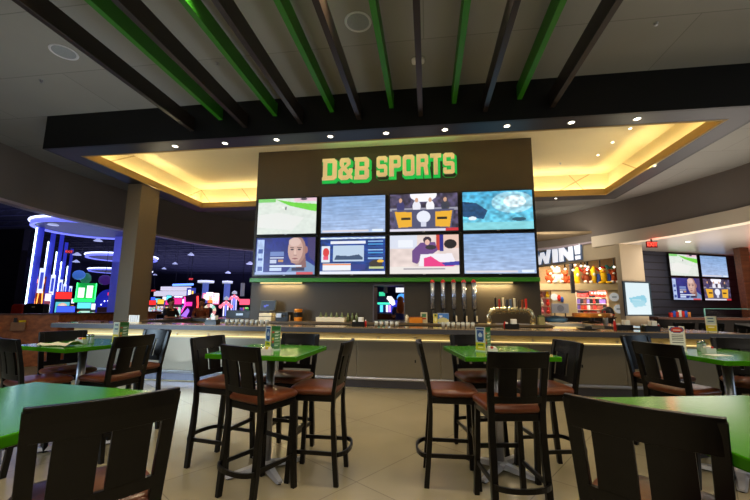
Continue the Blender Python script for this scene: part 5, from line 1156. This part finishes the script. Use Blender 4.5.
for l, px, py_, Y in (('tiny red EXIT sign deep in the arcade right of the pillar', 191, 279, 26), ('tiny red EXIT sign over the pale marquee', 153.5, 290.5, 27)):
    q = at(px, py_, Y); exit_sign(l, (q.x, Y, q.z-.1), .4, .9, None, 6.99)
for l, px, py_, Y in (('dark balloon shaped sphere hanging beside the green machine', 105, 280, 16), ('pale blue lit globe above the green machine', 79, 275, 16.5)):
    q = at(px, py_, Y); t = thing('hanging_globe', l, 'globe', q); MB().ball((0, 0, 0), (.28, .28, .25)).build('globe', M('globe_'+('purple' if px > 100 else 'blue'), (50, 30, 80) if px > 100 else (70, 110, 170), .4, emit=(60, 30, 110) if px > 100 else (60, 110, 200), es=.35), t, smooth=True); MB().tube([(0, 0, .24), (0, 0, 6.99-q.z)], .01, 6).build('cord', BLACK, t)

# arcade seen right of the pillar
q0, q1 = at(154, 291, 30), at(189, 291, 30); t = thing('long_lit_canopy', 'long pale lit canopy sign far back in the arcade', 'sign', (q0.x, 30, q0.z-.45)); MB().box(0, q1.x-q0.x, 0, .3, 0, .45).build('face', em('canopy_white', (220, 215, 225), .9), t, bevel=.02); MB().box(.6, q1.x-q0.x+.0, .02, .3, .5, .85).build('upper_face', em('canopy_white', (220, 215, 225), .9), t, bevel=.02); MB().box(-.4, q1.x-q0.x+.4, .05, .25, -.8, -.6).box(0, .2, .06, .3, -q0.z+.45, -.8).box(q1.x-q0.x-.2, q1.x-q0.x, .06, .3, -q0.z+.45, -.8).build('lower_rail', M('lower_rail_cream', (190, 190, 150), .5, emit=(170, 170, 130), es=.4), t)
q0, q1 = at(173, 285, 26), at(193, 285, 26); t = thing('blue_light_bar', 'long blue light bar hanging far back in the arcade', 'light', (q0.x, 26, q0.z)); MB().tube([(0, 0, 0), (q1.x-q0.x, 0, .05)], .08, 8).build('tube', em('light_bar_blue', (90, 130, 255), 3), t); 
for xx in (.2, 1.2): MB().tube([(xx, 0, 0), (xx, 0, 6.99-q0.z)], .012, 6).build('cord', BLACK, t)
for i, (a, b, pt, Y, l) in enumerate([(148, 156, 300, 20, 'machine with a pale screen nearest the pillar'), (157, 164, 299, 20.4, 'second machine from the pillar with a bright face'), (165, 172, 300, 20.2, 'third machine from the pillar with a bright face')]):
    cab(l, a, b, pt, Y, M('cabinet_charcoal', (40, 36, 44), .5), [REDL, YLL, PNK][i], rnd(20+i, (225, 215, 220)))
cab('machine with a big cyan green picture beside the seated people', 172, 182, 297.5, 15.0, DKP, PNK, rnd(31, (200, 235, 225)))
# magenta guitar shaped sign machine
Y = 17; t = thing('magenta_neon_machine', 'tall machine with curved magenta and red neon outlines', 'arcade machine', (at(189, 305, Y).x, Y, 0)); gx = lambda px: at(px, 305, Y).x-at(189, 305, Y).x; gz_ = lambda py_: at(189, py_, Y).z
MB().yprism([(gx(176), 0), (gx(202), 0), (gx(202), gz_(300)), (gx(198), gz_(292)), (gx(184), gz_(296)), (gx(186), gz_(306)), (gx(176), gz_(317))], .08, .7).build('cabinet', DKP, t, bevel=.01)
MB().tube([(gx(177), 0.04, gz_(319)), (gx(182), .04, gz_(312)), (gx(185), .04, gz_(306)), (gx(184), .04, gz_(297))], .04, 6).build('neon_outline', em('neon_magenta', (255, 60, 150), 3.2), t)
MB().tube([(gx(197), .04, gz_(312)), (gx(198), .04, gz_(305)), (gx(197), .04, gz_(296))], .05, 6).build('neon_outline', em('neon_scarlet', (255, 60, 60), 3), t)
MB().yprism([(gx(180), gz_(318)), (gx(188), gz_(308)), (gx(190), gz_(311)), (gx(186), gz_(320))], .0, .07).build('purple_panel', em('panel_violet', (165, 110, 240), 1.3), t); MB().yprism([(gx(185), gz_(306)), (gx(192), gz_(306)), (gx(192), gz_(302)), (gx(186), gz_(302))], .0, .07).build('pink_panel', em('panel_pink', (240, 50, 160), 1.6), t)
Y = 19; t = thing('yellow_white_tower', 'slim tower of yellow and white light strips', 'arcade machine', (at(190.5, 300, Y).x, Y, 0)); MB().box(-.28, .28, 0, .4, 0, at(190, 288, Y).z).build('shaft', M('tower_blue_body', (60, 70, 140), .5, emit=(60, 80, 200), es=.3), t, bevel=.02); MB().box(-.18, -.02, -.04, 0, at(190, 303, Y).z, at(190, 290, Y).z).build('white_strip', em('strip_white', (245, 235, 240), 2), t); MB().box(.04, .14, -.04, 0, at(190, 301, Y).z, at(190, 291, Y).z).build('yellow_strip', em('strip_yellow', (240, 190, 60), 1.8), t)
# bright white pile machine
Y = 18.5; t = thing('bright_prize_machine', 'bright machine with a cluster of white and pink lit blocks', 'arcade machine', (at(211, 300, Y).x, Y, 0)); c0_ = at(211, 300, Y).x; rn = random.Random(4)
MB().box(at(202, 300, Y).x-c0_, at(219, 300, Y).x-c0_, .1, .9, 0, at(211, 303, Y).z).build('cabinet', DKP, t, bevel=.01)
for k in range(14):
    px = 203+rn.random()*14; pz = 289+rn.random()*14
    if pz < 290+abs(px-210)*1.1: pz += 6
    q = at(px, pz, Y); s = .10+.12*rn.random(); MB().box(q.x-c0_-s, q.x-c0_+s, 0, .12+.02*k/14, q.z-s, q.z+s).build('lit_block', [em('block_cream', (250, 230, 220), 1.5), em('block_pink', (245, 120, 160), 1.3), em('block_white', (245, 240, 255), 1.7), em('block_orange', (240, 130, 60), 1.2)][k % 4], t, bevel=.02)
# wheel
Y = 16.3; q = at(209.5, 311, Y); R_ = at(217, 311, Y).x-q.x; t = thing('spinning_wheel_game', 'big round prize wheel with pale coloured segments', 'arcade machine', (q.x, Y, 0)); MB().tube([(0, .05, q.z), (0, .14, q.z)], R_, 32).build('rim_disc', M('wheel_rim', (30, 26, 40), .5), t)
segm = [em('wheel_cream', (235, 220, 190), 1.0), em('wheel_mint', (150, 225, 200), 1.0), em('wheel_white', (240, 240, 240), 1.1), em('wheel_rose', (230, 150, 150), 1.0)]
for k in range(12):
    u0, u1 = k*PI/6, (k+.92)*PI/6; MB().yprism([(R_*.45*math.cos(u0), R_*.45*math.sin(u0)), (R_*.9*math.cos(u0), R_*.9*math.sin(u0)), (R_*.9*math.cos(u1), R_*.9*math.sin(u1)), (R_*.45*math.cos(u1), R_*.45*math.sin(u1))], 0, .05).build('segment', segm[k % 4], t, loc=(0, 0, q.z))
MB().box(-.3, .3, .14, .6, 0, q.z).build('stand', DKP, t, bevel=.01)
# white/blue towers
for l, a, b, pt, Y, m1 in (('narrow machine with a tall white blue face', 223, 229, 300, 17, WHL), ('tall lit machine with pink bulbs along its rounded head', 230.5, 237, 294, 18.7, em('face_lilac', (190, 195, 250), 1.3))):
    x0_, x1_ = at(a, 305, Y).x, at(b, 305, Y).x; c_ = (x0_+x1_)/2; W = x1_-x0_; top = at((a+b)/2, pt, Y).z; t = thing('light_tower_machine', l, 'arcade machine', (c_, Y, 0)); MB().box(-W/2-.05, W/2+.05, .05, .6, 0, top).build('cabinet', DKB, t, bevel=.01); z_ = at(a, 316, Y).z
    for k in range(3): MB().box(-W/2+k*W/3+.02, -W/2+(k+1)*W/3-.02, 0, .05, z_, top-.1).build('light_panel', m1 if k != 1 else em('face_blue', (120, 140, 250), 1.4), t)
    MB().lathe([(.001, 0), (W*.4, 0), (W*.4, .12), (.001, .2)], (0, .25, top), 16).build('head', em('head_silver', (190, 200, 220), .7), t)
    for k in range(5): MB().ball((-W*.9+k*W*.45, -.05, top-.12-.1*abs(k-2)), .09, 8, 6).build('bulb', em('bulb_rose', (245, 110, 130), 1.8), t, smooth=True)
cab('dark machine with a red and pink lit rim beside the tower wall', 239, 250, 298.5, 16.8, M('cabinet_black', (26, 24, 30), .5), em('marquee_rose', (240, 90, 120), 1.4), rnd(44, (40, 60, 80)))
for l, a, b, pt in (('white mushroom lamp hanging far back in the arcade, nearer the pillar', 199, 213, 281.5), ('white mushroom lamp hanging far back in the arcade, nearer the tower', 223, 232, 282)):
    Y = 24; x0_, x1_ = at(a, pt, Y).x, at(b, pt, Y).x; z_ = at((a+b)/2, pt, Y).z; t = thing('mushroom_column', l, 'column', ((x0_+x1_)/2, Y, 0)); r_ = (x1_-x0_)/2; MB().lathe([(.001, z_-.12), (r_, z_-.1), (r_, z_+.06), (.001, z_+.1)], seg=24).build('cap', em('cap_grey_white', (190, 195, 205), .8), t); MB().tube([(0, 0, 0), (0, 0, z_-.1)], .2, 12).build('shaft', M('shaft_grey_blue', (110, 120, 160), .5, emit=(90, 110, 200), es=.3), t)
q = at(242.5, 290, 16); t = thing('hanging_cylinder_lamp', 'grey cylinder hanging in the arcade close to the tower wall', 'lamp', (q.x, 16, q.z)); MB().tube([(0, 0, -.28), (0, 0, .32)], .09, 14).build('shade', M('cylinder_grey', (150, 150, 160), .5, emit=(120, 120, 140), es=.3), t); MB().tube([(0, 0, .3), (0, 0, 6.99-q.z)], .012, 6).build('cord', BLACK, t)
# machines seen through the opening in the tower
Y = 17; t = thing('green_banded_machine', 'arcade machine with glowing green bands seen through the wall opening', 'arcade machine', (at(382.5, 303, Y).x, Y, 0)); gx = lambda px: at(px, 305, Y).x-at(382.5, 303, Y).x; gz_ = lambda py_: at(382, py_, Y).z
MB().box(gx(375), gx(391), .1, .8, 0, gz_(297)).build('cabinet', DKB, t, bevel=.01); MB().box(gx(374), gx(390), 0, .1, gz_(304.5), gz_(302.5)).build('green_band', em('band_green', (60, 220, 170), 1.6), t); MB().box(gx(379), gx(385), 0, .1, gz_(296), gz_(292)).build('green_sign', em('sign_mint', (50, 190, 140), 1.2), t)
for a, b, m in ((373.5, 376, em('strip_bluelit', (110, 150, 250), 1.5)), (376.5, 378.5, DKP), (380, 383, em('pane_cyan', (90, 200, 240), 1.5)), (386, 388, WHL), (388.5, 391, em('strip_violet', (190, 140, 250), 1.5))): MB().box(gx(a), gx(b), 0, .1, gz_(312), gz_(305)).build('light_pane', m, t)
Y = 16; t = thing('white_arc_machine', 'machine with a white curved arm seen through the wall opening', 'arcade machine', (at(392, 305, Y).x, Y, 0)); gx = lambda px: at(px, 305, Y).x-at(392, 303, Y).x; gz_ = lambda py_: at(392, py_, Y).z
MB().tube([(gx(387), 0, gz_(297.5)), (gx(390), 0, gz_(298.5)), (gx(392), 0, gz_(301.5)), (gx(394), 0, gz_(305))], [.06, .12, .13, .07], 10).build('white_arm', em('arm_white', (240, 235, 240), 1.3), t, smooth=True); MB().box(gx(391), gx(404), .2, .9, 0, gz_(300)).build('cabinet', em('cabinet_royal', (35, 50, 190), .7), t, bevel=.01); MB().ball((gx(402), .1, gz_(298)), (.22, .2, .2)).build('blue_ball', em('ball_azure', (80, 160, 250), 1.2), t, smooth=True)
q = at(400, 290, 14); t = thing('white_lit_board', 'small white lit board high in the wall opening', 'sign', (q.x, 14, q.z)); MB().box(-.16, .16, 0, .05, -.09, .09).build('board', em('board_white', (235, 235, 245), 1.2), t); MB().tube([(0, .02, .09), (0, .02, 6.99-q.z)], .01, 6).build('cord', BLACK, t)
q = at(385.5, 290, 13); t = thing('hanging_microphone_lamp', 'grey hanging lamp high in the wall opening', 'lamp', (q.x, 13, q.z-.1)); MB().lathe([(.02, .34), (.06, .3), (.07, .0), (.001, -.02)], seg=14).build('shade', M('lamp_grey', (120, 120, 125), .4), t); MB().tube([(0, 0, .3), (0, 0, 6.99-q.z)], .01, 6).build('cord', BLACK, t)
t = thing('wooden_cabinet', 'low brown wooden cabinet seen through the wall opening', 'cabinet', (at(385, 312, 12).x, 12, 0)); MB().box(-.5, .35, 0, .5, 0, 1.22).build('body', BROWNWOOD, t, bevel=.01); MB().box(-.4, -.1, -.01, 0, .2, 1.0).build('door', M('door_dark_brown', (60, 34, 24), .5), t)

# ================================================================== PEOPLE
def skin_mesh(name, verts, edges, radii, m, parent, root=0):
    me = bpy.data.meshes.new(name); me.from_pydata(verts, edges, []); me.materials.append(m); o = bpy.data.objects.new(name, me); COL.objects.link(o); o.parent = parent
    md = o.modifiers.new('skin', 'SKIN'); me.skin_vertices.new() if not me.skin_vertices else None
    for i, r in enumerate(radii):
        sv = me.skin_vertices[0].data[i]; sv.radius = (r, r) if not isinstance(r, tuple) else r; sv.use_root = (i == root)
    s = o.modifiers.new('sub', 'SUBSURF'); s.levels = 1; s.render_levels = 1; md.use_smooth_shade = True
    return o
SKIN = M('skin_tone', (190, 125, 92), .55, noise=.04)
def person(label, loc, rz, top, bottom, hair, seated=True, longhair=False, hairm=None):
    t = thing('person', label, 'person', loc, rz)
    V, E, Rr = [], [], []
    def nd(p, r, par=None):
        V.append(p); Rr.append(r)
        if par is not None: E.append((par, len(V)-1))
        return len(V)-1
    pz = .86 if seated else .94
    pel = nd((0, 0, pz), (.15, .11)); sp = nd((0, .01, pz+.2), (.13, .10), pel); chs = nd((0, .01, pz+.40), (.15, .10), sp); nk = nd((0, .015, pz+.53), .055, chs); hb = nd((0, .03, pz+.60), .065, nk); hm = nd((0, .035, pz+.68), (.082, .092), hb); ht_ = nd((0, .03, pz+.76), (.068, .075), hm)
    nd((0, .125, pz+.665), .016, hm)
    for s in (-1, 1):
        nd((s*.09, .02, pz+.67), .014, hm)
        sh = nd((s*.18, .01, pz+.46), .055, chs)
        if seated or longhair: el = nd((s*.23, .13, pz+.22), .042, sh); wr = nd((s*.13, .35, pz+.24), .028, el); pm = nd((s*.11, .42, pz+.245), (.035, .018), wr); fd = Vector((s*-.01, .05, -.006))
        else: el = nd((s*.24, .02, pz+.20), .042, sh); wr = nd((s*.25, .08, pz-.05), .028, el); pm = nd((s*.25, .09, pz-.12), (.035, .018), wr); fd = Vector((0, .01, -.05))
        P0 = Vector(V[pm]); side = Vector((1, 0, 0))
        for k, ln in enumerate((.9, 1.05, 1.0, .8)):
            f1 = nd(tuple(P0+side*(.016*(k-1.5))+fd*.9), .009, pm); nd(tuple(P0+side*(.018*(k-1.5))+fd*(.9+.8*ln)), .0075, f1)
        th = nd(tuple(P0-side*s*.04+fd*.2), .010, wr); nd(tuple(P0-side*s*.055+fd*.8), .009, th)
        hp = nd((s*.09, .0, pz-.05), .085, pel)
        if seated: kn = nd((s*.13, .42, pz-.06), .06, hp); an = nd((s*.13, .38, pz-.47), .036, kn); nd((s*.13, .50, pz-.52), (.04, .03), an)
        else: kn = nd((s*.10, .02, .50), .06, hp); an = nd((s*.10, -.01, .09), .038, kn); nd((s*.11, .13, .035), (.04, .03), an)
    skin_mesh('body', V, E, Rr, SKIN, t)
    # shirt: torso and upper arms, slightly fuller
    V2 = [(0, 0, pz-.04), (0, .01, pz+.2), (0, .01, pz+.42), (0, .012, pz+.5)]; E2 = [(0, 1), (1, 2), (2, 3)]; R2 = [(.168, .125), (.15, .118), (.168, .118), (.075, .07)]
    for s in (-1, 1): n_ = len(V2); V2 += [(s*.185, .01, pz+.46), (s*.225, .115, pz+.26) if (seated or longhair) else (s*.24, .015, pz+.24)]; E2 += [(2, n_), (n_, n_+1)]; R2 += [.068, .055]
    skin_mesh('shirt', V2, E2, R2, top, t)
    V3 = [(0, 0, pz-.02)]; E3 = []; R3 = [(.165, .125)]
    for s in (-1, 1):
        n_ = len(V3)
        if seated: V3 += [(s*.09, 0, pz-.05), (s*.13, .42, pz-.06), (s*.13, .385, pz-.42)]
        else: V3 += [(s*.09, 0, pz-.06), (s*.10, .02, .50), (s*.10, -.008, .13)]
        E3 += [(0, n_), (n_, n_+1), (n_+1, n_+2)]; R3 += [.098, .073, .052]
    skin_mesh('trousers', V3, E3, R3, bottom, t)
    hmb = MB().ball((0, .0, pz+.72), (.098, .105, .105), 16, 10)
    if longhair: hmb.ball((0, -.055, pz+.52), (.11, .055, .24), 14, 10)
    hmb.build('hair', hairm, t, smooth=True)
    for s in (-1, 1): MB().ball((s*.03, .118, pz+.69), (.012, .008, .008), 8, 6).build('eye', BLACK, t)
    MB().ball((0, .118, pz+.615), (.024, .008, .006), 8, 6).build('mouth', M('lip_tone', (150, 80, 70), .5), t)
HD = M('dark_hair', (28, 20, 16), .5, noise=.2, nscale=20); HA = M('auburn_hair', (140, 70, 34), .5, noise=.25, nscale=20); HB = M('brown_hair', (80, 44, 26), .5, noise=.2, nscale=20)
people = [(170.5, 304, 10.2, 'dark haired person in a dark top seated at the bar beside the pillar', M('dark_top', (34, 28, 32), .8, noise=.1), HD, -1.75, True, False),
          (202, 304, 11.0, 'brown haired person in a rust top seated at the far bar side', M('rust_top', (150, 70, 40), .8, noise=.1), HB, -2.8, True, False)]
JE = M('jeans', (36, 42, 64), .8, noise=.1)
for i, (px, py_, Y, l, top, hair, rz, se, lh) in enumerate(people):
    q = at(px, py_, Y); person(l, (q.x, Y, 0), rz, top, JE, hair, se, lh, hair)
    d = dup(st0, (q.x, Y, 0), rz, 'dark stool under the seated person '+['nearest the pillar', 'by the bright machine'][i], 'stools at the far side of the bar')
q = at(400.5, 305, 10.9); person('person with long auburn hair and blue top seen from behind through the wall opening', (q.x, 10.9, 0), .1, M('blue_top', (30, 50, 150), .7, noise=.1), JE, HA, False, True, HA)

# rows of machines deep in the arcade
rn = random.Random(21)
bods = [DKB, DKP, MATS['cabinet_charcoal'], MATS['cabinet_black']]; mqs = [REDL, WHL, YLL, BLL, CYL, PNK]
for k in range(26):
    px = 150+k*3.9 if k < 25 else 240
    if k >= 17: px = 44+(k-17)*8.2
    Y = [22, 24.2, 26.4, 28.6][k % 4] if k < 17 else [19, 21.2, 23.4, 25.6][k % 4]
    cab('small glowing arcade machine in the far rows', px, px+4.5+rn.random()*2, 301-rn.random()*6 if k < 17 else 303-rn.random()*5, Y+k*.01, rn.choice(bods), rn.choice(mqs), rnd(60+k, rn.choice([(60, 70, 180), (200, 60, 120), (225, 225, 235), (60, 170, 160), (230, 160, 60)])), group='glowing machines in the far arcade rows')
# arcade machines and columns stand turned towards the bar
for o in list(COL.objects):
    if o.get('category') == 'arcade machine' or o.name.startswith('arcade_column'):
        a = math.atan2(-o.location.x, o.location.y); o.rotation_euler.z = a; o.scale.x = math.cos(a)
